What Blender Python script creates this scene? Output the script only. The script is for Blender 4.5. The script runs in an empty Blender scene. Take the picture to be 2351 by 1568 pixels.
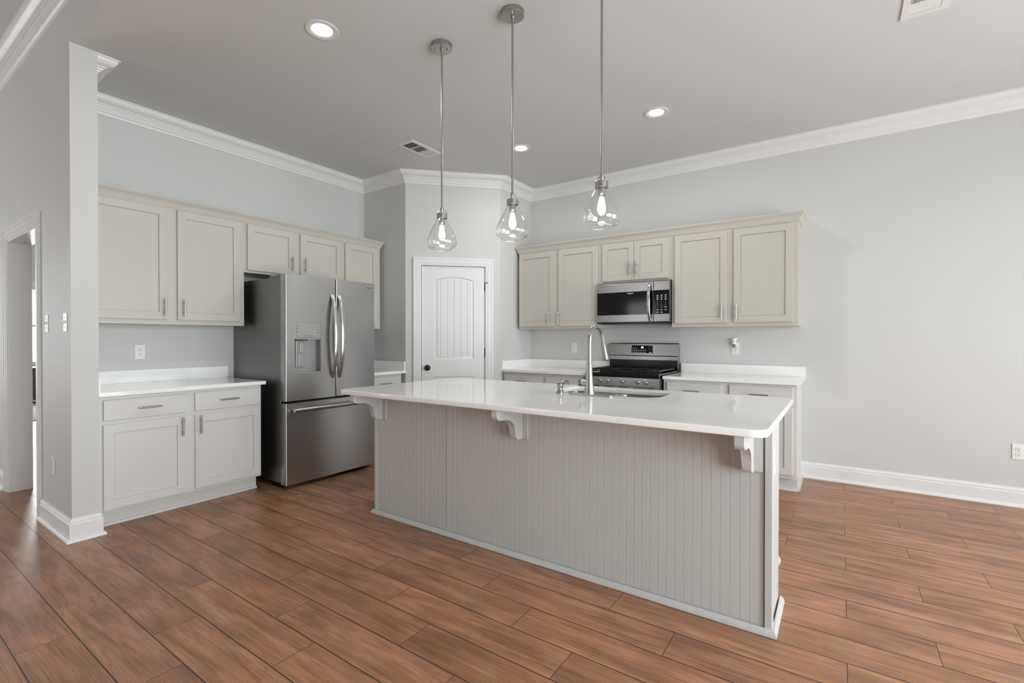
import bpy, bmesh, math, random
from mathutils import Vector, Matrix

random.seed(7)
PI = math.pi
scene = bpy.context.scene
COL = scene.collection

# ------------------------------------------------------------------ camera
XA, YB, ZC, ZL = -4.67, 5.105, 3.09, 3.44      # wall A plane, wall B plane, kitchen / living ceiling
cam_d = bpy.data.cameras.new('camera')
cam_d.sensor_fit = 'HORIZONTAL'
cam_d.sensor_width = 36.0
cam_d.lens = 36.0 * 1100.23 / 2351.0
cam_d.clip_start = 0.05
cam = bpy.data.objects.new('camera', cam_d)
COL.objects.link(cam)
cam.location = (0, 0, 1.26)
cam.rotation_euler = (PI / 2 - 6.16e-3, 0, 0.602591)
scene.camera = cam

# ------------------------------------------------------------------ view, world, daylight
scene.view_settings.view_transform = 'Standard'
scene.view_settings.look = 'None'
scene.view_settings.gamma = 1.0
scene.view_settings.exposure = -0.02
scene.view_settings.use_curve_mapping = False
scene.cycles.use_denoising = True
scene.cycles.max_bounces = 10
scene.cycles.diffuse_bounces = 6
scene.cycles.glossy_bounces = 5
scene.cycles.transmission_bounces = 6
scene.cycles.transparent_max_bounces = 16
scene.cycles.caustics_reflective = False
scene.cycles.caustics_refractive = False
scene.cycles.sample_clamp_indirect = 6.0

world = bpy.data.worlds.new('world')
scene.world = world
world.use_nodes = True
wb = world.node_tree.nodes['Background']
wb.inputs['Color'].default_value = (0.93, 0.96, 1.0, 1)
wb.inputs['Strength'].default_value = 2.2


def daylight(name, loc, rot, sx, sy, watts, color=(0.905, 0.985, 1.02)):
    l = bpy.data.lights.new(name, 'AREA')
    l.shape = 'RECTANGLE'
    l.size, l.size_y = sx, sy
    l.energy = watts
    l.color = color
    o = bpy.data.objects.new(name, l)
    COL.objects.link(o)
    o.location, o.rotation_euler = loc, rot
    return o


# daylight coming through the windows of the room (right wall, wall behind the camera, far room)
daylight('daylight_patio', (2.93, 3.35, 1.20), (0, PI / 2, 0), 2.1, 2.5, 70)
daylight('daylight_side', (2.93, 0.45, 1.25), (0, PI / 2, 0), 2.0, 2.5, 215)
daylight('daylight_left', (-9.08, -1.9, 1.4), (0, -PI / 2, 0), 1.6, 2.6, 120)
daylight('daylight_front', (-4.85, -4.42, 1.5), (PI / 2, 0, 0), 0.8, 1.6, 16)
daylight('daylight_far_room', (-13.42, 2.4, 1.5), (0, -PI / 2, 0), 1.5, 1.3, 150)


# ------------------------------------------------------------------ materials
def srgb(r, g, b):
    f = lambda c: (c / 255 / 12.92) if c / 255 <= 0.04045 else ((c / 255 + 0.055) / 1.055) ** 2.4
    return (f(r), f(g), f(b), 1.0)


def new_mat(name):
    m = bpy.data.materials.new(name)
    m.use_nodes = True
    nt = m.node_tree
    return m, nt, nt.nodes['Principled BSDF']


def paint(name, col, rough=0.55, metal=0.0, var=0.03, scale=6.0, bump=0.0, bscale=300.0, stretch=(1, 1, 1), spec=0.5):
    m, nt, p = new_mat(name)
    N, L = nt.nodes, nt.links
    tc = N.new('ShaderNodeTexCoord')
    mp = N.new('ShaderNodeMapping')
    mp.inputs['Scale'].default_value = stretch
    L.new(tc.outputs['Object'], mp.inputs['Vector'])
    nz = N.new('ShaderNodeTexNoise')
    nz.inputs['Scale'].default_value = scale
    nz.inputs['Detail'].default_value = 3
    L.new(mp.outputs['Vector'], nz.inputs['Vector'])
    mx = N.new('ShaderNodeMix')
    mx.data_type = 'RGBA'
    mx.inputs[6].default_value = tuple(c * (1 - var) for c in col[:3]) + (1,)
    mx.inputs[7].default_value = tuple(min(1, c * (1 + var)) for c in col[:3]) + (1,)
    L.new(nz.outputs['Fac'], mx.inputs[0])
    L.new(mx.outputs[2], p.inputs['Base Color'])
    p.inputs['Roughness'].default_value = rough
    p.inputs['Metallic'].default_value = metal
    p.inputs['Specular IOR Level'].default_value = spec
    if bump:
        n2 = N.new('ShaderNodeTexNoise')
        n2.inputs['Scale'].default_value = bscale
        n2.inputs['Detail'].default_value = 2
        L.new(mp.outputs['Vector'], n2.inputs['Vector'])
        b = N.new('ShaderNodeBump')
        b.inputs['Strength'].default_value = bump
        b.inputs['Distance'].default_value = 0.002
        L.new(n2.outputs['Fac'], b.inputs['Height'])
        L.new(b.outputs['Normal'], p.inputs['Normal'])
    return m


def brushed(name, col, rough=0.28, aniso=0.6, stretch=(2, 2, 220)):
    """stainless steel brushed horizontally: fine streaks and highlights drawn out vertically"""
    m, nt, p = new_mat(name)
    N, L = nt.nodes, nt.links
    tc = N.new('ShaderNodeTexCoord')
    mp = N.new('ShaderNodeMapping')
    mp.inputs['Scale'].default_value = stretch
    L.new(tc.outputs['Object'], mp.inputs['Vector'])
    nz = N.new('ShaderNodeTexNoise')
    nz.inputs['Scale'].default_value = 4
    nz.inputs['Detail'].default_value = 4
    L.new(mp.outputs['Vector'], nz.inputs['Vector'])
    r = N.new('ShaderNodeMapRange')
    r.inputs['To Min'].default_value = rough - 0.05
    r.inputs['To Max'].default_value = rough + 0.06
    L.new(nz.outputs['Fac'], r.inputs['Value'])
    L.new(r.outputs['Result'], p.inputs['Roughness'])
    p.inputs['Base Color'].default_value = col
    p.inputs['Metallic'].default_value = 1.0
    p.inputs['Anisotropic'].default_value = aniso
    p.inputs['Anisotropic Rotation'].default_value = 0.25
    tg = N.new('ShaderNodeTangent')
    tg.direction_type = 'RADIAL'
    tg.axis = 'Z'
    L.new(tg.outputs['Tangent'], p.inputs['Tangent'])
    return m


def emit(name, col, strength):
    m = bpy.data.materials.new(name)
    m.use_nodes = True
    nt = m.node_tree
    nt.nodes.clear()
    e = nt.nodes.new('ShaderNodeEmission')
    e.inputs['Color'].default_value = col
    e.inputs['Strength'].default_value = strength
    o = nt.nodes.new('ShaderNodeOutputMaterial')
    nt.links.new(e.outputs[0], o.inputs['Surface'])
    return m


def thin_glass(name, tint=(0.97, 0.98, 0.98, 1), refl=1.0, base=0.06):
    m = bpy.data.materials.new(name)
    m.use_nodes = True
    nt = m.node_tree
    nt.nodes.clear()
    N, L = nt.nodes, nt.links
    t = N.new('ShaderNodeBsdfTransparent')
    t.inputs['Color'].default_value = tint
    g = N.new('ShaderNodeBsdfGlossy')
    g.inputs['Roughness'].default_value = 0.02
    g.inputs['Color'].default_value = (refl, refl, refl, 1)
    # Schlick reflectance, the same from either side of the thin pane
    lw = N.new('ShaderNodeLayerWeight')
    lw.inputs['Blend'].default_value = 0.5
    pw = N.new('ShaderNodeMath')
    pw.operation = 'POWER'
    pw.inputs[1].default_value = 5.0
    L.new(lw.outputs['Facing'], pw.inputs[0])
    f = N.new('ShaderNodeMath')
    f.operation = 'MULTIPLY_ADD'
    f.inputs[1].default_value = 0.92
    f.inputs[2].default_value = base
    L.new(pw.outputs[0], f.inputs[0])
    mx = N.new('ShaderNodeMixShader')
    o = N.new('ShaderNodeOutputMaterial')
    L.new(f.outputs[0], mx.inputs[0])
    L.new(t.outputs[0], mx.inputs[1])
    L.new(g.outputs[0], mx.inputs[2])
    L.new(mx.outputs[0], o.inputs['Surface'])
    return m


def plank_floor(name):
    """wood-look porcelain planks 0.1825 x 0.909 m laid along X, each row shifted a third"""
    m, nt, p = new_mat(name)
    N, L = nt.nodes, nt.links

    def math_(op, a, b=None, c=None):
        n = N.new('ShaderNodeMath')
        n.operation = op
        for i, v in enumerate((a, b, c)):
            if v is None:
                continue
            if isinstance(v, (int, float)):
                n.inputs[i].default_value = v
            else:
                L.new(v, n.inputs[i])
        return n.outputs[0]

    tc = N.new('ShaderNodeTexCoord')
    sp = N.new('ShaderNodeSeparateXYZ')
    L.new(tc.outputs['Object'], sp.inputs[0])
    X, Y = sp.outputs['X'], sp.outputs['Y']
    W, LEN = 0.1825, 0.909
    v = math_('DIVIDE', math_('SUBTRACT', Y, 0.62), W)
    row = math_('FLOOR', v)
    fv = math_('SUBTRACT', v, row)
    rm = math_('FLOORED_MODULO', math_('SUBTRACT', 2.0, row), 3.0)
    u = math_('DIVIDE', math_('SUBTRACT', math_('SUBTRACT', X, 0.022), math_('MULTIPLY', rm, LEN / 3)), LEN)
    colm = math_('FLOOR', u)
    fu = math_('SUBTRACT', u, colm)
    # distance to the nearest long and short joint, in metres
    dv = math_('MULTIPLY', math_('MINIMUM', fv, math_('SUBTRACT', 1.0, fv)), W)
    du = math_('MULTIPLY', math_('MINIMUM', fu, math_('SUBTRACT', 1.0, fu)), LEN)
    def line(dist, a, b_):
        g_ = N.new('ShaderNodeMapRange')
        g_.interpolation_type = 'SMOOTHSTEP'
        g_.inputs['From Min'].default_value = a
        g_.inputs['From Max'].default_value = b_
        L.new(dist, g_.inputs['Value'])
        return g_.outputs['Result']

    groove = math_('MINIMUM', line(dv, 0.0016, 0.0030), line(du, 0.0008, 0.0020))
    cb = N.new('ShaderNodeCombineXYZ')
    L.new(row, cb.inputs[0])
    L.new(colm, cb.inputs[1])
    wn = N.new('ShaderNodeTexWhiteNoise')
    wn.noise_dimensions = '3D'
    L.new(cb.outputs[0], wn.inputs['Vector'])
    # grain coordinates: stretched along the plank, shifted per plank
    off = N.new('ShaderNodeVectorMath')
    off.operation = 'SCALE'
    off.inputs['Scale'].default_value = 37.0
    L.new(wn.outputs['Color'], off.inputs[0])
    mp = N.new('ShaderNodeMapping')
    mp.inputs['Scale'].default_value = (1.0, 9.0, 1.0)
    L.new(tc.outputs['Object'], mp.inputs['Vector'])
    ad = N.new('ShaderNodeVectorMath')
    ad.operation = 'ADD'
    L.new(mp.outputs['Vector'], ad.inputs[0])
    L.new(off.outputs[0], ad.inputs[1])
    n1 = N.new('ShaderNodeTexNoise')
    n1.inputs['Scale'].default_value = 1.9
    n1.inputs['Detail'].default_value = 5
    n1.inputs['Distortion'].default_value = 0.9
    L.new(ad.outputs[0], n1.inputs['Vector'])
    mp2 = N.new('ShaderNodeMapping')
    mp2.inputs['Scale'].default_value = (1.0, 5.0, 1.0)
    L.new(ad.outputs[0], mp2.inputs['Vector'])
    n2 = N.new('ShaderNodeTexNoise')
    n2.inputs['Scale'].default_value = 5.5
    n2.inputs['Detail'].default_value = 4
    n2.inputs['Distortion'].default_value = 0.5
    L.new(mp2.outputs['Vector'], n2.inputs['Vector'])
    ramp = N.new('ShaderNodeValToRGB')
    e = ramp.color_ramp.elements
    e[0].position, e[0].color = 0.25, srgb(112, 76, 53)
    e[1].position, e[1].color = 0.75, srgb(192, 142, 107)
    k = ramp.color_ramp.elements.new(0.5)
    k.color = srgb(161, 115, 83)
    mixf = math_('MULTIPLY_ADD', n2.outputs['Fac'], 0.32, math_('MULTIPLY', n1.outputs['Fac'], 0.68))
    L.new(mixf, ramp.inputs['Fac'])
    # fine dark fibres and soft dark smudges
    mp3 = N.new('ShaderNodeMapping')
    mp3.inputs['Scale'].default_value = (3.0, 16.0, 1.0)
    L.new(ad.outputs[0], mp3.inputs['Vector'])
    n3 = N.new('ShaderNodeTexNoise')
    n3.inputs['Scale'].default_value = 2.2
    n3.inputs['Detail'].default_value = 3
    n3.inputs['Distortion'].default_value = 0.8
    L.new(mp3.outputs['Vector'], n3.inputs['Vector'])
    fib = N.new('ShaderNodeMapRange')
    fib.inputs['From Min'].default_value = 0.32
    fib.inputs['From Max'].default_value = 0.50
    fib.inputs['To Min'].default_value = 0.60
    L.new(n3.outputs['Fac'], fib.inputs['Value'])
    mp4 = N.new('ShaderNodeMapping')
    mp4.inputs['Scale'].default_value = (2.0, 0.55, 1.0)
    L.new(ad.outputs[0], mp4.inputs['Vector'])
    n4 = N.new('ShaderNodeTexNoise')
    n4.inputs['Scale'].default_value = 1.6
    n4.inputs['Detail'].default_value = 4
    L.new(mp4.outputs['Vector'], n4.inputs['Vector'])
    smu = N.new('ShaderNodeMapRange')
    smu.inputs['From Min'].default_value = 0.34
    smu.inputs['From Max'].default_value = 0.56
    smu.inputs['To Min'].default_value = 0.74
    L.new(n4.outputs['Fac'], smu.inputs['Value'])
    tone = N.new('ShaderNodeMapRange')
    tone.inputs['To Min'].default_value = 0.98
    tone.inputs['To Max'].default_value = 1.26
    L.new(wn.outputs['Value'], tone.inputs['Value'])
    tf = math_('MULTIPLY', math_('MULTIPLY', tone.outputs['Result'], smu.outputs['Result']), fib.outputs['Result'])
    sc = N.new('ShaderNodeVectorMath')
    sc.operation = 'SCALE'
    L.new(ramp.outputs['Color'], sc.inputs[0])
    L.new(tf, sc.inputs['Scale'])
    mx = N.new('ShaderNodeMix')
    mx.data_type = 'RGBA'
    mx.inputs[6].default_value = srgb(52, 36, 27)
    L.new(sc.outputs[0], mx.inputs[7])
    L.new(groove, mx.inputs[0])
    L.new(mx.outputs[2], p.inputs['Base Color'])
    rr = N.new('ShaderNodeMapRange')
    rr.inputs['To Min'].default_value = 0.30
    rr.inputs['To Max'].default_value = 0.46
    L.new(n1.outputs['Fac'], rr.inputs['Value'])
    L.new(rr.outputs['Result'], p.inputs['Roughness'])
    hb = math_('ADD', math_('MULTIPLY', groove, 1.0), math_('MULTIPLY', fib.outputs['Result'], 0.25))
    b = N.new('ShaderNodeBump')
    b.inputs['Strength'].default_value = 0.35
    b.inputs['Distance'].default_value = 0.002
    L.new(hb, b.inputs['Height'])
    L.new(b.outputs['Normal'], p.inputs['Normal'])
    return m


M = {}
M['wall'] = paint('wall_paint', srgb(206, 206, 204), 0.6, var=0.012, scale=2, bump=0.10, bscale=160)
M['ceiling'] = paint('ceiling_paint', srgb(207, 208, 208), 0.8, var=0.012, scale=2, bump=0.10, bscale=160)
M['trim'] = paint('trim_paint', srgb(229, 229, 228), 0.35, var=0.01)
M['cab'] = paint('cabinet_paint', srgb(195, 191, 182), 0.36, var=0.015, scale=5, bump=0.02, bscale=90)
M['cab_low'] = paint('base_cabinet_paint', srgb(212, 211, 208), 0.36, var=0.015, scale=5, bump=0.02, bscale=90)
M['island'] = paint('island_paint', srgb(190, 190, 188), 0.36, var=0.015, scale=5, bump=0.02, bscale=90)
M['quartz'] = paint('white_quartz', srgb(245, 245, 243), 0.07, var=0.012, scale=60)
M['steel'] = brushed('stainless_steel', srgb(176, 176, 175), 0.30, 0.8)
M['steel_dark'] = brushed('appliance_side_grey', srgb(138, 138, 137), 0.45, 0.2)
M['nickel'] = paint('brushed_nickel', srgb(172, 170, 166), 0.30, metal=1.0, var=0.05, scale=40)
M['chrome'] = paint('polished_steel', srgb(205, 205, 204), 0.18, metal=1.0, var=0.02)
M['black_gloss'] = paint('black_glass', srgb(6, 6, 7), 0.08, var=0.1, spec=0.3)
M['black'] = paint('black_enamel', srgb(9, 9, 9), 0.2, var=0.1, spec=0.3)
M['iron'] = paint('cast_iron', srgb(16, 16, 16), 0.28, var=0.2, bump=0.2, bscale=200)
M['bronze'] = paint('oil_rubbed_bronze', srgb(30, 27, 25), 0.35, metal=0.6, var=0.1)
M['plastic'] = paint('white_plastic', srgb(232, 232, 229), 0.3, var=0.01)
M['panel_grey'] = paint('dispenser_grey', srgb(158, 158, 156), 0.35, metal=0.4, var=0.02)
M['ink'] = paint('print_dark', srgb(60, 60, 60), 0.5, var=0.02)
M['print'] = paint('print_white', srgb(225, 225, 225), 0.5, var=0.02)
M['slot'] = paint('slot_dark', srgb(24, 24, 24), 0.6, var=0.05)
M['vent'] = paint('vent_enamel', srgb(222, 221, 218), 0.4, var=0.01)
M['vent_in'] = paint('duct_dark', srgb(40, 40, 40), 0.8, var=0.05)
M['floor'] = plank_floor('wood_look_plank_tile')
M['carpet'] = paint('grey_carpet', srgb(170, 168, 164), 0.95, var=0.12, scale=120, bump=0.6, bscale=400)
M['darkwood'] = paint('dark_grey_wood', srgb(72, 70, 68), 0.5, var=0.35, scale=5, stretch=(6, 6, 0.6))
M['glass'] = thin_glass('clear_glass')
M['glass_rim'] = thin_glass('glass_rim', (0.97, 0.98, 0.98, 1), 1.0, 0.45)
M['pane'] = thin_glass('window_glass', (0.99, 0.99, 0.99, 1), 0.8)
M['amberglass'] = thin_glass('bottle_glass', (0.55, 0.55, 0.55, 1))
M['lens'] = emit('lit_lens', (1, 0.97, 0.92, 1), 14.0)
M['filament'] = emit('lit_filament', (1, 0.84, 0.66, 1), 9.0)
M['clock'] = emit('lit_digits', (0.95, 0.98, 1, 1), 2.5)


# ------------------------------------------------------------------ mesh builder
class MB:
    def __init__(self):
        self.bm = bmesh.new()

    def faces(self, verts, faces):
        vs = [self.bm.verts.new(v) for v in verts]
        out = []
        for f in faces:
            try:
                out.append(self.bm.faces.new([vs[i] for i in f]))
            except ValueError:
                pass
        return vs, out

    def box(self, x0, x1, y0, y1, z0, z1, bev=0.0, seg=2):
        v = [(x, y, z) for z in (z0, z1) for y in (y0, y1) for x in (x0, x1)]
        f = [(0, 2, 3, 1), (4, 5, 7, 6), (0, 1, 5, 4), (2, 6, 7, 3), (0, 4, 6, 2), (1, 3, 7, 5)]
        vs, fs = self.faces(v, f)
        if bev:
            es = list({e for q in fs for e in q.edges})
            bmesh.ops.bevel(self.bm, geom=es, offset=bev, segments=seg, affect='EDGES', profile=0.5)
        return self

    def prism(self, poly, axis, a, b, bev=0.0):
        """extrude a 2D polygon along 'x','y' or 'z' from a to b; poly holds the two other coordinates in order"""
        n = len(poly)

        def mk(p, t):
            if axis == 'x':
                return (t, p[0], p[1])
            if axis == 'y':
                return (p[0], t, p[1])
            return (p[0], p[1], t)
        v = [mk(p, a) for p in poly] + [mk(p, b) for p in poly]
        f = [tuple(range(n))[::-1], tuple(range(n, 2 * n))]
        f += [(i, (i + 1) % n, n + (i + 1) % n, n + i) for i in range(n)]
        vs, fs = self.faces(v, f)
        if bev:
            es = list(fs[0].edges) + list(fs[1].edges)
            bmesh.ops.bevel(self.bm, geom=es, offset=bev, segments=1, affect='EDGES')
        return self

    def loft(self, rings, cap=True, closed=True):
        n = len(rings[0])
        v = [p for r in rings for p in r]
        f = []
        for k in range(len(rings) - 1):
            for i in range(n if closed else n - 1):
                j = (i + 1) % n
                f.append((k * n + i, k * n + j, (k + 1) * n + j, (k + 1) * n + i))
        if cap:
            f.append(tuple(range(n))[::-1])
            f.append(tuple((len(rings) - 1) * n + i for i in range(n)))
        self.faces(v, f)
        return self

    def tube(self, pts, r, seg=12, r_list=None, flat=None):
        pts = [Vector(p) for p in pts]
        rings = []
        up = None
        for i, p in enumerate(pts):
            if i == 0:
                t = pts[1] - p
            elif i == len(pts) - 1:
                t = p - pts[i - 1]
            else:
                t = (pts[i + 1] - p).normalized() + (p - pts[i - 1]).normalized()
            t.normalize()
            if up is None:
                up = Vector((0, 0, 1)) if abs(t.z) < 0.9 else Vector((1, 0, 0))
            s = t.cross(up).normalized()
            up = s.cross(t).normalized()
            rr = r_list[i] if r_list else r
            fa, fb = flat if flat else (1, 1)
            rings.append([tuple(p + s * math.cos(2 * PI * k / seg) * rr * fa + up * math.sin(2 * PI * k / seg) * rr * fb) for k in range(seg)])
        return self.loft(rings)

    def lathe(self, prof, c=(0, 0, 0), seg=32, axis='z', cap=True):
        rings = []
        for r, h in prof:
            ring = []
            for k in range(seg):
                a = 2 * PI * k / seg
                x, y = math.cos(a) * r, math.sin(a) * r
                if axis == 'z':
                    q = (c[0] + x, c[1] + y, c[2] + h)
                elif axis == 'y':
                    q = (c[0] + x, c[1] + h, c[2] + y)
                else:
                    q = (c[0] + h, c[1] + x, c[2] + y)
                ring.append(q)
            rings.append(ring)
        return self.loft(rings, cap)

    def xf(self, mat):
        bmesh.ops.transform(self.bm, matrix=mat, verts=self.bm.verts)
        return self

    def build(self, name, mat, parent=None, angle=35):
        bmesh.ops.recalc_face_normals(self.bm, faces=self.bm.faces)
        me = bpy.data.meshes.new(name)
        self.bm.to_mesh(me)
        self.bm.free()
        me.shade_smooth()
        me.set_sharp_from_angle(angle=math.radians(angle))
        me.materials.append(mat)
        o = bpy.data.objects.new(name, me)
        COL.objects.link(o)
        wn = o.modifiers.new('weighted_normals', 'WEIGHTED_NORMAL')
        wn.weight = 100
        wn.keep_sharp = True
        if parent:
            o.parent = parent
        return o


def tag(o, label=None, cat=None, group=None, kind=None):
    if label:
        o['label'] = label
    if cat:
        o['category'] = cat
    if group:
        o['group'] = group
    if kind:
        o['kind'] = kind
    return o


def thing(name, label, cat, loc=(0, 0, 0), rz=0.0, group=None):
    o = bpy.data.objects.new(name, None)
    o.empty_display_size = 0.1
    COL.objects.link(o)
    o.location = loc
    o.rotation_euler = (0, 0, rz)
    return tag(o, label, cat, group)


def struct(name, mb, mat, parent=None, angle=35):
    o = mb.build(name, mat, parent, angle)
    if parent is None:
        o['kind'] = 'structure'
    return o


def copy_tree(o, parent=None):
    c = o.copy()
    COL.objects.link(c)
    if parent:
        c.parent = parent
    for ch in o.children:
        copy_tree(ch, c)
    return c


def sweep(path, prof, k0=None, k1=None):
    """profile (d, z) carried along a polyline with mitred corners; d points to the RIGHT of travel. k0..k1 picks segments."""
    P = [Vector((p[0], p[1])) for p in path]
    n = len(P)
    dirs = [(P[i + 1] - P[i]).normalized() for i in range(n - 1)]
    nor = [Vector((d.y, -d.x)) for d in dirs]
    offs = []
    for i in range(n):
        if i == 0:
            offs.append(nor[0])
        elif i == n - 1:
            offs.append(nor[-1])
        else:
            b = (nor[i - 1] + nor[i]).normalized()
            offs.append(b / max(0.2, b.dot(nor[i])))
    k0 = 0 if k0 is None else k0
    k1 = n - 1 if k1 is None else k1
    mb = MB()
    rings = [[(P[i].x + offs[i].x * d, P[i].y + offs[i].y * d, z) for d, z in prof] for i in range(k0, k1 + 1)]
    mb.loft(rings)
    return mb


def curve_plate(name, loops, z0, z1, mat, parent=None, bev=0.0):
    """a flat plate with holes: 2D filled curve (first loop outside, others holes) turned into a mesh"""
    cu = bpy.data.curves.new(name, 'CURVE')
    cu.dimensions = '2D'
    cu.fill_mode = 'BOTH'
    cu.extrude = (z1 - z0) / 2 - bev
    cu.bevel_depth = bev
    cu.bevel_resolution = 3
    for lp in loops:
        s = cu.splines.new('POLY')
        s.points.add(len(lp) - 1)
        for q, p in zip(s.points, lp):
            q.co = (p[0], p[1], 0, 1)
        s.use_cyclic_u = True
    tmp = bpy.data.objects.new(name + '_tmp', cu)
    COL.objects.link(tmp)
    dg = bpy.context.evaluated_depsgraph_get()
    me = bpy.data.meshes.new_from_object(tmp.evaluated_get(dg))
    bpy.data.objects.remove(tmp)
    me.name = name
    for v in me.vertices:
        v.co.z += (z0 + z1) / 2
    me.materials.clear()
    me.materials.append(mat)
    bm = bmesh.new()
    bm.from_mesh(me)
    bmesh.ops.remove_doubles(bm, verts=bm.verts, dist=1e-5)
    bmesh.ops.recalc_face_normals(bm, faces=bm.faces)
    bm.to_mesh(me)
    bm.free()
    me.shade_smooth()
    me.set_sharp_from_angle(angle=math.radians(30))
    for p in me.polygons:
        if abs(p.normal.z) > 0.999:
            p.use_smooth = False
    o = bpy.data.objects.new(name, me)
    COL.objects.link(o)
    if parent:
        o.parent = parent
    return o


def text(name, s, size, mat, parent, loc, rot=(PI / 2, 0, 0), depth=0.0004, align='CENTER', bold=0.0):
    cu = bpy.data.curves.new(name, 'FONT')
    cu.body = s
    cu.size = size
    cu.align_x = align
    cu.align_y = 'CENTER'
    cu.extrude = depth
    cu.offset = bold
    tmp = bpy.data.objects.new(name + '_tmp', cu)
    COL.objects.link(tmp)
    dg = bpy.context.evaluated_depsgraph_get()
    me = bpy.data.meshes.new_from_object(tmp.evaluated_get(dg))
    bpy.data.objects.remove(tmp)
    me.materials.clear()
    me.materials.append(mat)
    o = bpy.data.objects.new(name, me)
    COL.objects.link(o)
    o.parent = parent
    o.location = loc
    o.rotation_euler = rot
    return o


def rrect(x0, x1, y0, y1, r, n=8):
    """counter-clockwise rounded rectangle; r is one radius or four (lower-left, lower-right, upper-right, upper-left)"""
    rs = r if isinstance(r, (tuple, list)) else (r,) * 4
    out = []
    for (cx, cy, a0, q) in ((x0, y0, PI, 0), (x1, y0, 1.5 * PI, 1), (x1, y1, 0, 2), (x0, y1, PI / 2, 3)):
        rr = rs[q]
        ox = cx + rr if cx == x0 else cx - rr
        oy = cy + rr if cy == y0 else cy - rr
        for k in range(n + 1):
            a = a0 + PI / 2 * k / n
            out.append((ox + rr * math.cos(a), oy + rr * math.sin(a)))
    return out


# ------------------------------------------------------------------ room shell
XR, YF, XFAR = 2.85, -4.35, -13.6
YS0, YS1, XS = 0.895, 1.03, -3.925            # stub wall front, back, end

struct('floor', MB().box(XFAR - 0.1, XR + 0.1, YF - 0.1, YB + 0.1, -0.08, 0.0), M['floor'])
struct('ceiling', MB().box(XA - 0.12, XR + 0.1, YS0, YB + 0.1, ZC, ZL + 0.1), M['ceiling'])
struct('ceiling', MB().box(-9.0, XR + 0.1, YF - 0.1, YS0, ZL, ZL + 0.1), M['ceiling'])
struct('wall_left', MB().box(XA - 0.12, XA, YS1, YB + 0.1, 0, ZC), M['wall'])
struct('wall_back', MB().box(XA, XR + 0.1, YB, YB + 0.1, 0, ZC), M['wall'])
PX0, PY0, PX1, PY1 = -3.97, 3.695, -3.222, 4.443       # pantry diagonal ends
struct('wall_pantry_left', MB().box(XA, PX0, PY0, PY0 + 0.10, 0, ZC), M['wall'])
struct('wall_pantry_right', MB().box(PX1 - 0.10, PX1, PY1, YB, 0, ZC), M['wall'])
DL = math.hypot(PX1 - PX0, PY1 - PY0)


def diag(mb):
    return mb.xf(Matrix.Translation((PX0, PY0, 0)) @ Matrix.Rotation(PI / 4, 4, 'Z'))


w = MB()
w.box(0, 0.172, 0, 0.10, 0, ZC)
w.box(0.888, DL, 0, 0.10, 0, ZC)
w.box(0.172, 0.888, 0, 0.10, 2.075, ZC)
struct('wall_pantry_diagonal', diag(w), M['wall'])
w = MB()
w.box(XFAR, -5.62, YS0, YS1, 0, ZL)
w.box(-4.71, XS, YS0, YS1, 0, ZC)
w.box(-5.62, XA - 0.12, YS0, YS1, 2.06, ZL)
w.box(XA - 0.12, -4.71, YS0, YS1, 2.06, ZC)
struct('wall_stub', w, M['wall'])
# right wall with a wide patio window and a second window
w = MB()
for y0, y1, z0, z1 in ((YF, -0.85, 0, ZL), (-0.85, 1.75, 0, 0.12), (-0.85, 1.75, 2.45, ZL), (1.75, 2.0, 0, ZL), (2.0, 4.7, 0, 0.12), (2.0, 4.7, 2.45, ZL), (4.7, YB, 0, ZL)):
    w.box(XR, XR + 0.12, y0, y1, z0, z1)
struct('wall_right', w, M['wall'])
w = MB()
for x0, x1, z0, z1 in ((-9.1, -5.3, 0, ZL), (-5.3, -4.4, 0, 0.6), (-5.3, -4.4, 2.4, ZL), (-4.4, XR + 0.12, 0, ZL)):
    w.box(x0, x1, YF - 0.12, YF, z0, z1)
struct('wall_front', w, M['wall'])
w = MB()
for y0, y1, z0, z1 in ((YF, -3.3, 0, ZL), (-3.3, -0.5, 0, 0.6), (-3.3, -0.5, 2.4, ZL), (-0.5, YS0, 0, ZL)):
    w.box(-9.1, -9.0, y0, y1, z0, z1)
struct('wall_living_left', w, M['wall'])


def window(name, axis, c, a0, a1, z0, z1, nx, t=0.05):
    """frame with glass panes in a wall across axis 'x' or 'y' at coordinate c"""
    f = MB()
    g = MB()

    def bx(mb, p0, p1, q0, q1, d):
        if axis == 'x':
            mb.box(c - d, c + d, p0, p1, q0, q1)
        else:
            mb.box(p0, p1, c - d, c + d, q0, q1)
    bx(f, a0, a1, z0, z0 + t, 0.04)
    bx(f, a0, a1, z1 - t, z1, 0.04)
    for i in range(nx + 1):
        p = a0 + (a1 - a0 - t) * i / nx
        bx(f, p, p + t, z0 + t, z1 - t, 0.04)
    bx(f, a0 + t, a1 - t, (z0 + z1) / 2 - 0.02, (z0 + z1) / 2 + 0.02, 0.03)
    fo = struct(name, f, M['trim'])
    bx(g, a0 + t, a1 - t, z0 + t, z1 - t, 0.003)
    g.build('glass_pane', M['pane'], fo)
    return fo


window('window_1', 'x', XR + 0.03, 2.0, 4.7, 0.12, 2.45, 2)
window('window_2', 'x', XR + 0.03, -0.85, 1.75, 0.12, 2.45, 2)
window('window_3', 'x', -9.04, -3.3, -0.5, 0.6, 2.4, 3)

window('window_5', 'y', YF - 0.03, -5.3, -4.4, 0.6, 2.4, 1)

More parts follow.
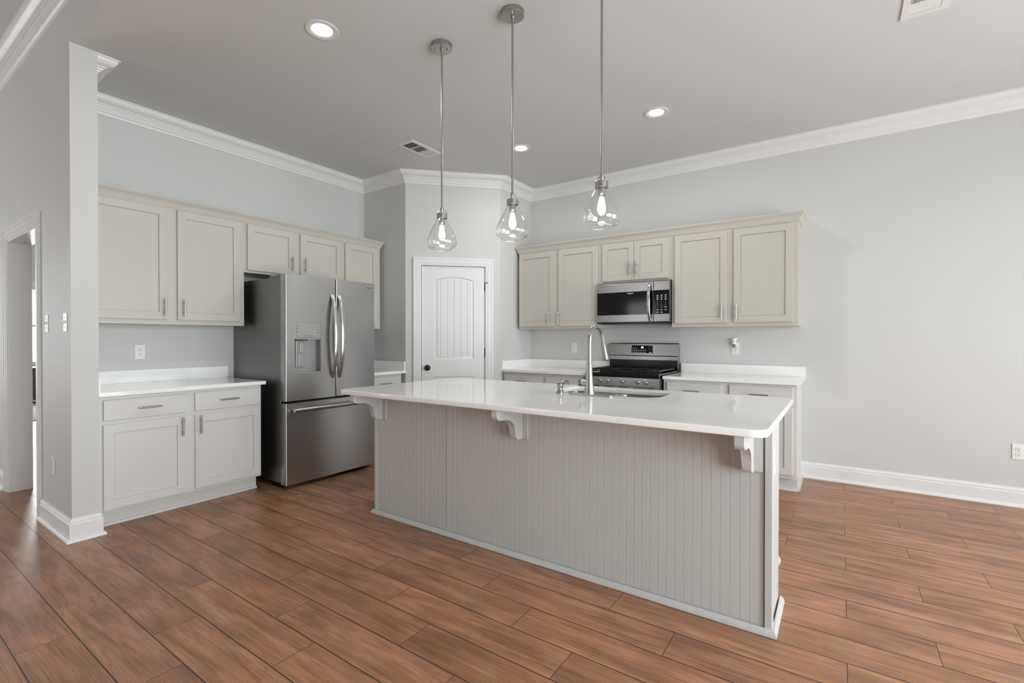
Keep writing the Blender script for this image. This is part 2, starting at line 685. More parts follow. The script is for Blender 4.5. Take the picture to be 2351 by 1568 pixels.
# far room through the cased opening
w = MB()
for y0, y1, z0, z1 in ((YS1, 1.7, 0, 4.1), (1.7, 3.1, 0, 0.74), (1.7, 3.1, 2.30, 4.1), (3.1, YB, 0, 4.1)):
    w.box(XFAR, XFAR + 0.1, y0, y1, z0, z1)
struct('wall_far_room', w, M['wall'])
struct('wall_far_room_back', MB().box(XFAR, XA - 0.12, YB - 0.1, YB, 0, 4.1), M['wall'])
struct('wall_far_room_side', MB().box(XFAR, XA - 0.12, YS0, YS1, ZL, 4.1), M['wall'])
struct('wall_far_room_kitchen', MB().box(XA - 0.22, XA - 0.12, YS1, YB, 0, 4.1), M['wall'])
struct('ceiling', MB().box(XFAR, XA - 0.12, YS0, YB, 4.1, 4.2), M['ceiling'])
window('window_4', 'x', XFAR + 0.05, 1.7, 3.1, 0.74, 2.30, 1)
t = MB()
t.box(XFAR + 0.1, XFAR + 0.13, 1.58, 3.22, 2.30, 2.42)
t.box(XFAR + 0.1, XFAR + 0.12, 1.58, 1.70, 0.70, 2.30)
t.box(XFAR + 0.1, XFAR + 0.12, 3.10, 3.22, 0.70, 2.30)
t.box(XFAR + 0.1, XFAR + 0.15, 1.58, 3.22, 0.70, 0.74)
struct('trim_12', t, M['trim'])
struct('floor_carpet', MB().box(XFAR + 0.1, -10.15, YS1, YB - 0.1, 0.0, 0.012), M['carpet'])
c = thing('low_cabinet', 'low dark grey wooden cabinet seen through the doorway at far left', 'cabinet', (-13.0, 1.95, 0.012))
b = MB().box(-0.22, 0.22, 0, 1.2, 0.08, 0.66, 0.006)
b.build('body', M['darkwood'], c)
MB().box(-0.24, 0.24, -0.02, 1.22, 0.66, 0.69, 0.004).build('top', M['darkwood'], c)
for x in (-0.2, 0.16):
    for y in (0.02, 1.14):
        MB().box(x, x + 0.04, y, y + 0.04, 0, 0.08).build('leg', M['black'], c)

# ------------------------------------------------------------------ crown mouldings, baseboards, casings
CROWN = [(0, 0), (0.122, 0), (0.122, -0.009), (0.113, -0.010), (0.112, -0.014), (0.109, -0.024), (0.101, -0.036), (0.088, -0.046), (0.074, -0.051), (0.066, -0.0515),
         (0.064, -0.058), (0.052, -0.061), (0.048, -0.071), (0.040, -0.074), (0.036, -0.084), (0.030, -0.086), (0.028, -0.097),
         (0.018, -0.103), (0.014, -0.112), (0.012, -0.120), (0, -0.120)]


def crown(names, path, ztop):
    pr = [(d, ztop + z) for d, z in CROWN]
    for i, nm in enumerate(names):
        struct(nm, sweep(path, pr, i, i + 1), M['trim'], angle=25)


kp = [(XS - 0.124, YS1 - 0.06), (XS - 0.124, YS1), (XA, YS1), (XA, PY0), (PX0, PY0), (PX1, PY1), (PX1, YB), (XR, YB)]
crown(['trim_11', 'trim_1', 'trim_2', 'trim_3', 'trim_4', 'trim_5', 'trim_6'], kp, ZC)
crown(['trim_7'], [(-9.0, YS0), (XR, YS0)][::1], ZL)

BASE = [(0, 0), (0.030, 0), (0.029, 0.010), (0.022, 0.020), (0.015, 0.022), (0.016, 0.106), (0.011, 0.110), (0.010, 0.116), (0.014, 0.121), (0.013, 0.126), (0.008, 0.134), (0.006, 0.142), (0, 0.142)]
struct('baseboard_back', sweep([(-0.296, YB), (XR, YB)], BASE), M['trim'])
struct('baseboard_stub', sweep([(-4.612, YS0), (XS, YS0), (XS, YS1), (XS - 0.10, YS1)], BASE), M['trim'])
struct('baseboard_stub_left', sweep([(-9.0, YS0), (-5.715, YS0)], BASE), M['trim'])
struct('baseboard_pantry', sweep([(XA + 0.66, PY0), (PX0, PY0), (PX0 + 0.056, PY0 + 0.056)], BASE), M['trim'])


def casing(x0, x1, zt, wd, dep=1.0):
    """stepped door casing facing -y around an opening x0..x1 up to zt, back at y=0"""
    mb = MB()
    for f0, f1, th in ((0.0, 0.985, 0.010), (0.18, 0.99, 0.013), (0.34, 0.995, 0.016), (0.78, 1.0, 0.021)):
        a, o = f0 * wd, f1 * wd
        th *= dep
        mb.box(x0 - o, x0 - a, -th, 0, 0, zt + o)
        mb.box(x1 + a, x1 + o, -th, 0, 0, zt + o)
        mb.box(x0 - a, x1 + a, -th, 0, zt + a, zt + o)
    return mb


struct('trim_8', diag(casing(0.172, 0.888, 2.075, 0.088)), M['trim'])
struct('trim_9', casing(-5.62, -4.71, 2.06, 0.09).xf(Matrix.Translation((0, YS0, 0))), M['trim'])
j = MB()
j.box(-5.62, -5.605, YS0 - 0.004, YS1 + 0.004, 0, 2.06)
j.box(-4.725, -4.71, YS0 - 0.004, YS1 + 0.004, 0, 2.06)
j.box(-5.605, -4.725, YS0 - 0.004, YS1 + 0.004, 2.045, 2.06)
struct('trim_10', j, M['trim'])

# ------------------------------------------------------------------ pantry door on the diagonal wall
d = MB()
sx0, sx1, sz0, sz1 = 0.176, 0.884, 0.012, 2.071
d.box(sx0, sx1, 0.024, 0.052, sz0, sz1)                              # core behind the panels


def arch_loop(x0, x1, z0, z1, rise, n=14):
    """counter-clockwise loop in (x, z): straight sides and an arched head"""
    lp = [(x0, z0), (x1, z0)]
    for k in range(n + 1):
        s = 1 - 2 * k / n
        lp.append(((x0 + x1) / 2 + (x1 - x0) / 2 * s, z1 + rise * (1 - s * s)))
    return lp


def stile_face(mb, holes):
    """face around the panels, at y 0.012..0.024, cut into simple pieces"""
    (ux0, ux1, uz0, uz1, rise), (lx0, lx1, lz0, lz1, _) = holes
    mb.box(sx0, ux0, 0.012, 0.024, sz0, sz1)
    mb.box(ux1, sx1, 0.012, 0.024, sz0, sz1)
    mb.box(ux0, ux1, 0.012, 0.024, sz0, lz0)
    mb.box(ux0, ux1, 0.012, 0.024, lz1, uz0)
    n = 14
    top = [(ux0 + (ux1 - ux0) * k / n, uz1 + rise * (1 - (2 * k / n - 1) ** 2)) for k in range(n + 1)]
    mb.prism([(ux1, sz1), (ux0, sz1)] + top, 'y', 0.012, 0.024)


UP = (0.315, 0.757, 1.028, 1.915, 0.038)
LO = (0.315, 0.757, 0.22, 0.832, 0.0)
stile_face(d, (UP, LO))
for x0, x1, z0, z1, rise in (UP, LO):
    a = arch_loop(x0, x1, z0, z1, rise)
    i1 = arch_loop(x0 + 0.012, x1 - 0.012, z0 + 0.012, z1 - 0.012, rise)
    i2 = arch_loop(x0 + 0.036, x1 - 0.036, z0 + 0.034, z1 - 0.026, rise)
    d.loft([[(p[0], 0.012, p[1]) for p in a], [(p[0], 0.021, p[1]) for p in i1], [(p[0], 0.0165, p[1]) for p in i2]], cap=False)
    xa, xb = x0 + 0.036, x1 - 0.036
    zb = z1 - 0.026
    gx = [xa, xa + 0.034, xa + 0.109, xa + 0.185, xa + 0.261, xa + 0.336, xb]
    for g0, g1 in zip(gx[:-1], gx[1:]):
        q0, q1 = g0 + 0.0012, g1 - 0.0012
        hh = lambda x: zb + rise * (1 - ((x - (xa + xb) / 2) / ((xb - xa) / 2)) ** 2) if rise else zb
        xs = [q0 + (q1 - q0) * k / 4 for k in range(5)]
        d.prism([(q0, z0 + 0.034), (q1, z0 + 0.034)] + [(x, hh(x)) for x in xs[::-1]], 'y', 0.0165, 0.024)
door = struct('door_1', diag(d), M['trim'], angle=20)
k = MB().lathe([(0.032, 0.012), (0.033, 0.006), (0.028, 0.002), (0.012, -0.002), (0.011, -0.024), (0.020, -0.030), (0.027, -0.040), (0.026, -0.054), (0.018, -0.062), (0.004, -0.064)], (0.238, 0, 0.934), 24, 'y')
diag(k).build('door_knob', M['bronze'], door)
lt = MB().box(0.1735, 0.178, 0.004, 0.016, 0.905, 0.965)
diag(lt).build('latch_plate', M['bronze'], door)
for hz in (1.80, 1.05, 0.30):
    h = MB().tube([(0.886, 0.006, hz), (0.886, 0.006, hz + 0.09)], 0.0065, 10)
    h.lathe([(0.0075, 0.09), (0.0075, 0.096), (0.003, 0.101)], (0.886, 0.006, hz), 10)
    if hz > 1.5:
        h.tube([(0.886, 0.004, 1.893), (0.905, -0.02, 1.893)], 0.004, 8)
        h.lathe([(0.007, -0.02), (0.007, -0.028)], (0.905, 0, 1.893), 10, 'y')
    diag(h).build('hinge', M['bronze'], door)

# ------------------------------------------------------------------ cabinet helpers (front faces -y, wall at y = 0)


def shaker(x0, x1, z0, z1, yf, th=0.020, rail=0.058, rec=0.008):
    mb = MB()
    c = 0.002
    rings = []

    def R(i, y):
        return [(x0 + i, y, z0 + i), (x1 - i, y, z0 + i), (x1 - i, y, z1 - i), (x0 + i, y, z1 - i)]
    rings = [R(0, yf + th), R(0, yf + c), R(c, yf), R(rail, yf), R(rail + 0.0008, yf + rec + 0.003), R(rail + 0.0030, yf + rec + 0.003), R(rail + 0.0035, yf + rec)]
    mb.loft(rings)
    return mb


def slab(x0, x1, z0, z1, yf, th=0.020):
    return MB().box(x0, x1, yf, yf + th, z0, z1, 0.003, 2)


def pull(cx, cz, yf, vertical, ln=0.137):
    mb = MB()
    y = yf - 0.030
    if vertical:
        mb.tube([(cx, y, cz - ln / 2), (cx, y, cz + ln / 2)], 0.0058, 12)
        for s in (-1, 1):
            mb.tube([(cx, yf, cz + s * 0.038), (cx, y, cz + s * 0.038)], 0.0042, 10)
    else:
        mb.tube([(cx - ln / 2, y, cz), (cx + ln / 2, y, cz)], 0.0058, 12)
        for s in (-1, 1):
            mb.tube([(cx + s * 0.038, yf, cz), (cx + s * 0.038, y, cz)], 0.0042, 10)
    return mb


def add_door(cab, x0, x1, z0, z1, yf, hx=None, hz=None):
    dd = shaker(x0, x1, z0, z1, yf).build('door', M['cab_low'] if z0 < 1 else M['cab'], cab, 25)
    if hx is not None:
        pull(hx, hz, yf, True).build('handle', M['nickel'], dd)
    return dd


def add_drawer(cab, x0, x1, z0, z1, yf, hx=None):
    dd = slab(x0, x1, z0, z1, yf).build('drawer', M['cab_low'], cab, 25)
    pull((x0 + x1) / 2 if hx is None else hx, (z0 + z1) / 2, yf, False).build('handle', M['nickel'], dd)
    return dd


def base_body(w_, depth, toe=0.082, zt=0.878, left=True):
    """carcass with recessed toe kick and a quarter-round at the floor"""
    mb = MB()
    mb.prism([(-0.003, 0), (-depth + toe, 0), (-depth + toe, 0.115), (-depth, 0.115), (-depth, zt), (-0.003, zt)], 'x', 0.003, w_)
    q = [(-depth + toe, 0), (-depth + toe - 0.018, 0), (-depth + toe - 0.016, 0.010), (-depth + toe - 0.010, 0.017), (-depth + toe, 0.019)]
    mb.prism(q, 'x', 0.003, w_)
    return mb


R90 = PI / 2
# --- left wall: base cabinet with counter
DA = 0.670                                      # frame front depth from wall A (X = -4.00)
cab = thing('base_cabinet', 'grey base cabinet with two drawers and two doors, left of the refrigerator', 'cabinet', (XA, YS1, 0), R90)
base_body(1.078, DA).build('body', M['cab_low'], cab)
yf = -DA - 0.020
Y0 = YS1
add_drawer(cab, 1.068 - Y0, 1.549 - Y0, 0.718, 0.852, yf, 1.32 - Y0)
add_drawer(cab, 1.608 - Y0, 2.096 - Y0, 0.718, 0.856, yf, 1.845 - Y0)
add_door(cab, 1.066 - Y0, 1.549 - Y0, 0.128, 0.690, yf, 1.520 - Y0, 0.615)
add_door(cab, 1.608 - Y0, 2.096 - Y0, 0.136, 0.690, yf, 1.640 - Y0, 0.615)
ct = thing('countertop', 'white quartz counter on the left base cabinet, beside the refrigerator', 'countertop', (XA, YS1, 0.878), R90)
MB().box(0.001, 1.10, -0.715, -0.001, 0, 0.030, 0.004).build('slab', M['quartz'], ct)
MB().box(0.020, 1.122, -0.021, -0.001, 0.030, 0.130, 0.002).build('backsplash', M['quartz'], ct)
MB().box(0.001, 0.019, -0.700, -0.001, 0.030, 0.130, 0.002).build('side_splash', M['quartz'], ct)

# --- left wall: base cabinet right of the fridge
cab = thing('base_cabinet', 'narrow grey base cabinet squeezed between the refrigerator and the pantry wall', 'cabinet', (XA, 3.165, 0), R90)
base_body(0.495, DA).build('body', M['cab_low'], cab)
add_drawer(cab, 0.03, 0.465, 0.718, 0.852, yf, 0.25)
add_door(cab, 0.03, 0.465, 0.128, 0.690, yf, 0.06, 0.615)
ct = thing('countertop', 'short white quartz counter tucked between the refrigerator and the pantry wall', 'countertop', (XA, 3.145, 0.878), R90)
MB().box(0, 0.548, -0.715, -0.001, 0, 0.030, 0.004).build('slab', M['quartz'], ct)
MB().box(0, 0.526, -0.021, -0.001, 0.030, 0.130, 0.002).build('backsplash', M['quartz'], ct)
MB().box(0.527, 0.547, -0.700, -0.001, 0.030, 0.130, 0.002).build('side_splash', M['quartz'], ct)

# --- left wall: wall cabinets (frame front X = -4.34)
DU, UZ0, UZ1 = 0.330, 1.371, 2.285
yu = -DU - 0.020
cab = thing('wall_cabinet', 'tall two-door wall cabinet above the left counter', 'cabinet', (XA, YS1, 0), R90)
MB().box(0, 1.112, -DU, 0, UZ0, UZ1).build('body', M['cab'], cab)
add_door(cab, 1.058 - Y0, 1.558 - Y0, 1.407, 2.272, yu, 1.531 - Y0, 1.503)
add_door(cab, 1.624 - Y0, 2.105 - Y0, 1.407, 2.272, yu, 1.662 - Y0, 1.503)
cab = thing('wall_cabinet', 'short two-door wall cabinet over the refrigerator', 'cabinet', (XA, 2.143, 0), R90)
MB().box(0, 1.008, -DU, 0, 1.845, UZ1).build('body', M['cab'], cab)
add_door(cab, 2.166 - 2.143, 2.606 - 2.143, 1.866, 2.272, yu, 2.595 - 2.143 - 0.018, 1.970)
add_door(cab, 2.668 - 2.143, 3.128 - 2.143, 1.866, 2.272, yu, 2.726 - 2.143 - 0.018, 1.970)
cab = thing('wall_cabinet', 'tall single-door wall cabinet between the refrigerator and the pantry corner', 'cabinet', (XA, 3.152, 0), R90)
MB().box(0, 0.498, -DU, 0, UZ0, UZ1).build('body', M['cab'], cab)
add_door(cab, 0.026, 0.446, 1.407, 2.272, yu)

CABCROWN = [(0, 0), (0.004, 0), (0.005, 0.006), (0.009, 0.008), (0.009, 0.014), (0.012, 0.020), (0.016, 0.032), (0.023, 0.046), (0.032, 0.057), (0.036, 0.060), (0.036, 0.066), (0.040, 0.068), (0.040, 0.078), (0, 0.078)]
fx = XA + DU
cr = sweep([(fx, YS1 + 0.001), (fx, 3.650), (XA, 3.650)], [(d_, 2.279 + z_) for d_, z_ in CABCROWN])
tag(cr.build('cabinet_crown', M['cab'], angle=25), 'grey crown strip along the top of the cabinets above the refrigerator', 'moulding')

# --- back wall: base cabinets and counters (doors front Y = 4.475)
DB = 0.610
yb_ = -DB - 0.020
cab = thing('base_cabinet', 'grey base cabinet left of the range, in the pantry corner', 'cabinet', (-3.212, YB, 0))
base_body(1.065, DB).build('body', M['cab_low'], cab)
add_drawer(cab, 0.032, 0.510, 0.718, 0.852, yb_)
add_drawer(cab, 0.572, 1.035, 0.718, 0.852, yb_)
add_door(cab, 0.032, 0.510, 0.136, 0.690, yb_, 0.480, 0.615)
add_door(cab, 0.572, 1.035, 0.136, 0.690, yb_, 0.602, 0.615)
ct = thing('countertop', 'white quartz counter left of the range, against the pantry wall', 'countertop', (PX1, YB, 0.880))
MB().box(0.001, 1.074, -0.650, -0.001, 0, 0.030, 0.004).build('slab', M['quartz'], ct)
MB().box(0.020, 1.074, -0.021, -0.001, 0.030, 0.125, 0.002).build('backsplash', M['quartz'], ct)
MB().box(0.001, 0.019, -0.640, -0.001, 0.030, 0.125, 0.002).build('side_splash', M['quartz'], ct)

cab = thing('base_cabinet', 'grey base cabinet right of the range, standing at the end of the run', 'cabinet', (-1.372, YB, 0))
bb = base_body(1.076, DB)
bb.prism([(-0.001, 0), (-DB + 0.082, 0), (-DB + 0.082, 0.019), (-0.001, 0.019)], 'x', 1.076, 1.092)
bb.build('body', M['cab_low'], cab)
add_drawer(cab, 0.036, 0.508, 0.720, 0.857, yb_, 0.262)
add_drawer(cab, 0.573, 1.046, 0.722, 0.860, yb_, 0.806)
add_door(cab, 0.036, 0.508, 0.147, 0.697, yb_, 0.478, 0.615)
add_door(cab, 0.573, 1.046, 0.147, 0.697, yb_, 0.603, 0.615)
ct = thing('countertop', 'white quartz counter right of the range, under the plugged outlet', 'countertop', (-1.372, YB, 0.882))
MB().box(0.002, 1.103, -0.650, -0.001, 0, 0.030, 0.004).build('slab', M['quartz'], ct)
MB().box(0.002, 1.103, -0.021, -0.001, 0.030, 0.123, 0.002).build('backsplash', M['quartz'], ct)

# --- back wall: wall cabinets (frame front Y = 4.775)
VZ1 = 2.272
cab = thing('wall_cabinet', 'tall two-door wall cabinet left of the microwave', 'cabinet', (-3.180, YB, 0))
MB().box(0, 1.036, -DU, 0, UZ0, VZ1).build('body', M['cab'], cab)
add_door(cab, 0.013, 0.483, 1.399, 2.252, yu, 0.430, 1.490)
add_door(cab, 0.542, 1.020, 1.399, 2.252, yu, 0.552, 1.490)
cab = thing('wall_cabinet', 'short two-door wall cabinet directly above the microwave', 'cabinet', (-2.143, YB, 0))
MB().box(0, 0.768, -DU, 0, 1.842, VZ1).build('body', M['cab'], cab)
add_door(cab, 0.036, 0.3845, 1.862, 2.254, yu, 0.343, 1.977)
add_door(cab, 0.3885, 0.734, 1.862, 2.254, yu, 0.412, 1.977)
cab = thing('wall_cabinet', 'tall two-door wall cabinet right of the microwave', 'cabinet', (-1.374, YB, 0))
MB().box(0, 1.068, -DU, 0, UZ0, VZ1).build('body', M['cab'], cab)
add_door(cab, 0.029, 0.501, 1.407, 2.254, yu, 0.459, 1.502)
add_door(cab, 0.559, 1.029, 1.407, 2.254, yu, 0.584, 1.502)
fy = YB - DU
cr = sweep([(-3.180, YB), (-3.180, fy), (-0.306, fy), (-0.306, YB)], [(d_, 2.267 + z_) for d_, z_ in CABCROWN])
tag(cr.build('cabinet_crown', M['cab'], angle=25), 'grey crown strip along the top of the cabinets above the microwave', 'moulding')

# ------------------------------------------------------------------ refrigerator
fr = thing('refrigerator', 'stainless french-door refrigerator with water dispenser and bottom freezer', 'refrigerator', (XA, 2.200, 0), R90)
FW = 0.918
FYF = -0.885
MB().box(0.003, FW - 0.003, -0.805, -0.03, 0.045, 1.775, 0.004).build('body', M['steel_dark'], fr)
MB().box(0.02, FW - 0.02, -0.80, -0.70, 0.006, 0.05).build('toe_grille', M['black'], fr)
for x in (0.02, FW - 0.06):
    MB().lathe([(0.02, 0), (0.02, 0.05)], (x + 0.02, -0.66, 0.0), 14).build('foot', M['black'], fr)
    MB().box(x - 0.012, x + 0.075, -0.86, -0.62, 1.776, 1.800, 0.006).build('hinge_cover', M['steel_dark'], fr)


def door_poly(x0, x1, r=0.010, n=10, bulge=0.004):
    c, hw = (x0 + x1) / 2, (x1 - x0) / 2
    p = [(x1, -0.812), (x0, -0.812), (x0, FYF + r)]
    for k in range(1, 5):
        a = PI / 2 * k / 4
        p.append((x0 + r - r * math.cos(a), FYF + r - r * math.sin(a) + bulge * 0))
    for k in range(1, n):
        s = -1 + 2 * k / n
        p.append((c + (hw - r) * s, FYF - bulge * (1 - s * s)))
    for k in range(0, 5):
        a = PI / 2 * k / 4
        p.append((x1 - r + r * math.sin(a), FYF + r - r * math.cos(a)))
    return p


SPL = 0.4815
DX0, DX1, DZ0, DZ1 = 0.078, 0.325, 0.962, 1.392
# left door: one body, opened for the dispenser
ld = MB()
lp = door_poly(0.0, SPL - 0.002)
ld.prism(lp, 'z', 0.737, DZ0)
ld.prism(lp, 'z', DZ1, 1.797)


def clip(poly, lo, hi):
    def cut(ps, xv, keep_less):
        out = []
        for i in range(len(ps)):
            a, b_ = ps[i], ps[(i + 1) % len(ps)]
            ina = a[0] <= xv if keep_less else a[0] >= xv
            inb = b_[0] <= xv if keep_less else b_[0] >= xv
            if ina:
                out.append(a)
            if ina != inb:
                t_ = (xv - a[0]) / (b_[0] - a[0])
                out.append((xv, a[1] + t_ * (b_[1] - a[1])))
        return out
    return cut(cut(poly, hi, True), lo, False)


ld.prism(clip(lp, -1, DX0), 'z', DZ0, DZ1)
ld.prism(clip(lp, DX1, 2), 'z', DZ0, DZ1)
ldo = ld.build('door', M['steel'], fr, 40)
rd = MB().prism(door_poly(SPL + 0.002, FW), 'z', 0.737, 1.797)
rdo = rd.build('door', M['steel'], fr, 40)
fd = MB().prism(door_poly(0.0, FW, bulge=0.006), 'z', 0.036, 0.718)
fdo = fd.build('freezer_drawer', M['steel'], fr, 40)
MB().box(0.008, FW - 0.008, -0.8125, -0.804, 0.05, 1.772).build('gasket', M['black'], fr)
MB().box(0.012, FW - 0.012, -0.862, -0.8125, 0.705, 0.752).build('drawer_gap', M['black'], fr)
# dispenser (sub-parts of the left door)
ds = MB()
ds.box(DX0, DX1, FYF - 0.003, FYF + 0.03, 1.266, DZ1, 0.002)
ds.box(DX0 + 0.004, DX1 - 0.002, FYF - 0.0045, FYF, 1.270, 1.296, 0.001)
ds.build('dispenser_panel', M['panel_grey'], ldo)
rc = MB()
rc.box(DX0, DX1, -0.822, -0.814, DZ0, 1.266)                         # recess back
rc.box(DX0, DX0 + 0.004, FYF - 0.001, -0.814, DZ0, 1.266)
rc.box(DX0, DX1, FYF - 0.004, -0.814, DZ0, DZ0 + 0.012, 0.002)
rc.box(DX0, DX1, FYF + 0.005, -0.814, 1.252, 1.268)
rc.build('dispenser_recess', M['panel_grey'], ldo)
MB().box(DX1 - 0.004, DX1, FYF - 0.001, -0.814, DZ0 + 0.012, 1.266).build('recess_side', M['steel_dark'], ldo)
pd = MB()
pd.box(DX0 + 0.045, DX0 + 0.125, -0.838, -0.822, 1.01, 1.245, 0.006)
pd.box(DX0 + 0.060, DX0 + 0.110, -0.846, -0.836, 1.02, 1.230, 0.004)
pd.box(DX0 + 0.066, DX0 + 0.104, -0.858, -0.844, 1.135, 1.225, 0.004)
pd.build('dispenser_paddle', M['panel_grey'], ldo)
MB().box(DX0 + 0.03, DX0 + 0.13, -0.87, -0.83, 1.243, 1.256).build('dispenser_nozzle', M['black'], ldo)
mk = MB()
for (cx, cz) in ((0.022, 1.365), (0.022, 1.343), (0.022, 1.314), (0.222, 1.360), (0.222, 1.337), (0.222, 1.312)):
    for q in range(2):
        mk.box(DX0 + cx - 0.009 + 0.002 * q, DX0 + cx + 0.009 - 0.003 * q, FYF - 0.0036, FYF - 0.003, cz - 0.004 * q - 0.0014, cz - 0.004 * q + 0.0010)
for cx in (0.05, 0.195):
    mk.box(DX0 + cx - 0.002, DX0 + cx + 0.002, FYF - 0.0036, FYF - 0.003, 1.355, 1.359)
for cx in (0.094, 0.126, 0.158):
    mk.box(DX0 + cx - 0.009, DX0 + cx + 0.009, FYF - 0.0052, FYF - 0.0044, 1.281, 1.2845)
mk.box(DX0 + 0.020, DX0 + 0.026, FYF - 0.0052, FYF - 0.0044, 1.280, 1.287)
mk.box(DX0 + 0.222, DX0 + 0.2235, FYF - 0.0052, FYF - 0.0044, 1.279, 1.287)
mk.build('dispenser_lettering', M['ink'], ldo)


def bow_handle(x, side):
    pts, z0, z1 = [], 0.910, 1.652
    n = 20
    for k_ in range(n + 1):
        t_ = k_ / n
        bow = math.sin(PI * t_)
        pts.append((x, FYF - 0.004 - 0.062 * bow ** 0.7, z0 + (z1 - z0) * t_))
    rl = [0.016 + 0.005 * math.sin(PI * k_ / n) for k_ in range(n + 1)]
    return MB().tube(pts, 0.018, 16, rl, (0.62, 1.12))


bow_handle(0.4405, -1).build('handle', M['chrome'], ldo, 60)
bow_handle(0.5115, 1).build('handle', M['chrome'], rdo, 60)
hb = MB()
pts = [(0.050 + 0.818 * k_ / 16, FYF - 0.046 - 0.012 * math.sin(PI * k_ / 16), 0.660) for k_ in range(17)]
hb.tube(pts, 0.0185, 16)
for x in (0.075, 0.843):
    hb.tube([(x, FYF + 0.004, 0.660), (x, FYF - 0.048, 0.660)], 0.011, 12)
hb.build('handle', M['nickel'], fdo, 50)
bd = MB().box(0.803, 0.886, FYF - 0.0045, FYF + 0.002, 1.726, 1.765, 0.002)
bdo = bd.build('badge', M['panel_grey'], rdo)
text('badge_lettering', 'FRIGIDAIRE', 0.0135, M['ink'], rdo, (0.8445, FYF - 0.005, 1.750), bold=0.0003)
text('badge_lettering', 'GALLERY', 0.0080, M['ink'], rdo, (0.8445, FYF - 0.005, 1.736))

# ------------------------------------------------------------------ microwave over the range
mw = thing('microwave', 'stainless over-range microwave with black glass door hanging under the short cabinet', 'microwave', (-2.138, YB, 1.414))
MWW, MF = 0.760, -0.405
MB().box(0.002, MWW - 0.002, MF + 0.03, -0.002, 0.012, 0.424).build('case', M['steel_dark'], mw)
bt = MB().box(0.03, MWW - 0.03, MF + 0.05, -0.03, -0.006, 0.013)
bt.box(0.0, MWW, MF + 0.008, MF + 0.05, 0.0, 0.014)
bt.build('bottom_grille', M['black'], mw)
dw = 0.603
md = MB().box(0, dw - 0.0015, MF, MF + 0.032, 0.014, 0.409, 0.004)
mdo = md.build('door', M['steel'], mw)
MB().box(0.002, dw - 0.004, MF - 0.002, MF + 0.003, 0.088, 0.322, 0.001).build('glass_window', M['black_gloss'], mdo)
hp = []
for k_ in range(19):
    t_ = k_ / 18
    hp.append((0.567, MF - 0.002 - 0.048 * math.sin(PI * t_) ** 0.6, 0.024 + 0.378 * t_))
MB().tube(hp, 0.016, 14, [0.013 + 0.004 * math.sin(PI * k_ / 18) for k_ in range(19)], (1.0, 0.6)).build('handle', M['chrome'], mdo, 60)
mp_ = MB().box(dw + 0.0015, MWW, MF, MF + 0.032, 0.014, 0.409, 0.004)
mpo = mp_.build('control_panel', M['steel'], mw)
MB().box(dw + 0.003, MWW - 0.001, MF - 0.002, MF + 0.003, 0.088, 0.322, 0.001).build('keypad', M['black_gloss'], mpo)
kp_ = MB()
for r_ in range(3):
    for c_ in range(3):
        x, z = dw + 0.040 + 0.040 * c_, 0.272 - 0.019 * r_
        kp_.box(x - 0.009, x + 0.009, MF - 0.0026, MF - 0.0019, z - 0.001, z + 0.0028)
        kp_.box(x - 0.006, x + 0.007, MF - 0.0026, MF - 0.0019, z - 0.006, z - 0.0028)
for r_ in range(2):
    for c_ in range(3):
        if r_ == 1 and c_ == 2:
            continue
        x, z = dw + 0.040 + 0.040 * c_, 0.128 - 0.024 * r_
        kp_.box(x - 0.009, x + 0.009, MF - 0.0026, MF - 0.0019, z + 0.001, z + 0.004)
        kp_.box(x - 0.007, x + 0.007, MF - 0.0026, MF - 0.0019, z - 0.004, z - 0.001)
kp_.box(dw + 0.108, dw + 0.132, MF - 0.0026, MF - 0.0019, 0.152, 0.158)
kp_.build('key_lettering', M['print'], mpo)
for i_, s_ in enumerate('1234567890'):
    c_, r_ = (i_ % 3, i_ // 3) if i_ < 9 else (1, 3)
    text('key_digit', s_, 0.0125, M['print'], mpo, (dw + 0.040 + 0.040 * c_, MF - 0.0024, 0.213 - 0.0195 * r_), depth=0.0002)
text('lettering', 'FRIGIDAIRE', 0.0135, M['print'], mdo, (0.365, MF - 0.0024, 0.305), depth=0.0002, bold=0.0003)
text('lettering', 'GALLERY', 0.0065, M['panel_grey'], mdo, (0.365, MF - 0.0024, 0.293), depth=0.0002)
MB().lathe([(0.0035, -0.0008), (0.0035, 0.001)], (0.378, MF, 0.050), 10, 'y').build('emblem', M['print'], mdo)

# ------------------------------------------------------------------ gas range
rg = thing('gas_range', 'freestanding stainless gas range with black cooktop and five front knobs', 'range', (-2.143, YB, 0))
RW, RF = 0.757, -0.675
b = MB().box(0.0, RW, RF + 0.03, -0.03, 0.05, 0.912)
b.build('body', M['steel_dark'], rg)
ctp = MB()
ctp.box(0.0, RW, RF, -0.08, 0.884, 0.922, 0.004)
ctp.build('cooktop', M['black'], rg)
for x in (0.0, RW - 0.008):
    rim = MB()
    rim.box(x, x + 0.008, RF + 0.004, -0.08, 0.9215, 0.9265, 0.001)
    rim.box(x, x + 0.008, RF - 0.002, RF + 0.03, 0.806, 0.924)
    rim.build('side_trim', M['chrome'], rg)
cp = MB().prism([(RF - 0.004, 0.806), (RF - 0.002, 0.883), (RF + 0.04, 0.883), (RF + 0.04, 0.806)], 'x', 0.006, RW - 0.006)
cpo = cp.build('control_panel', M['steel'], rg)
mk = MB()
for kx in (0.118, 0.285, 0.422, 0.500, 0.672):
    for q in range(3):
        mk.box(kx + 0.004 * q, kx + 0.004 * q + 0.0022, RF - 0.0048, RF - 0.003, 0.846, 0.852)
mk.build('knob_lettering', M['ink'], cpo)
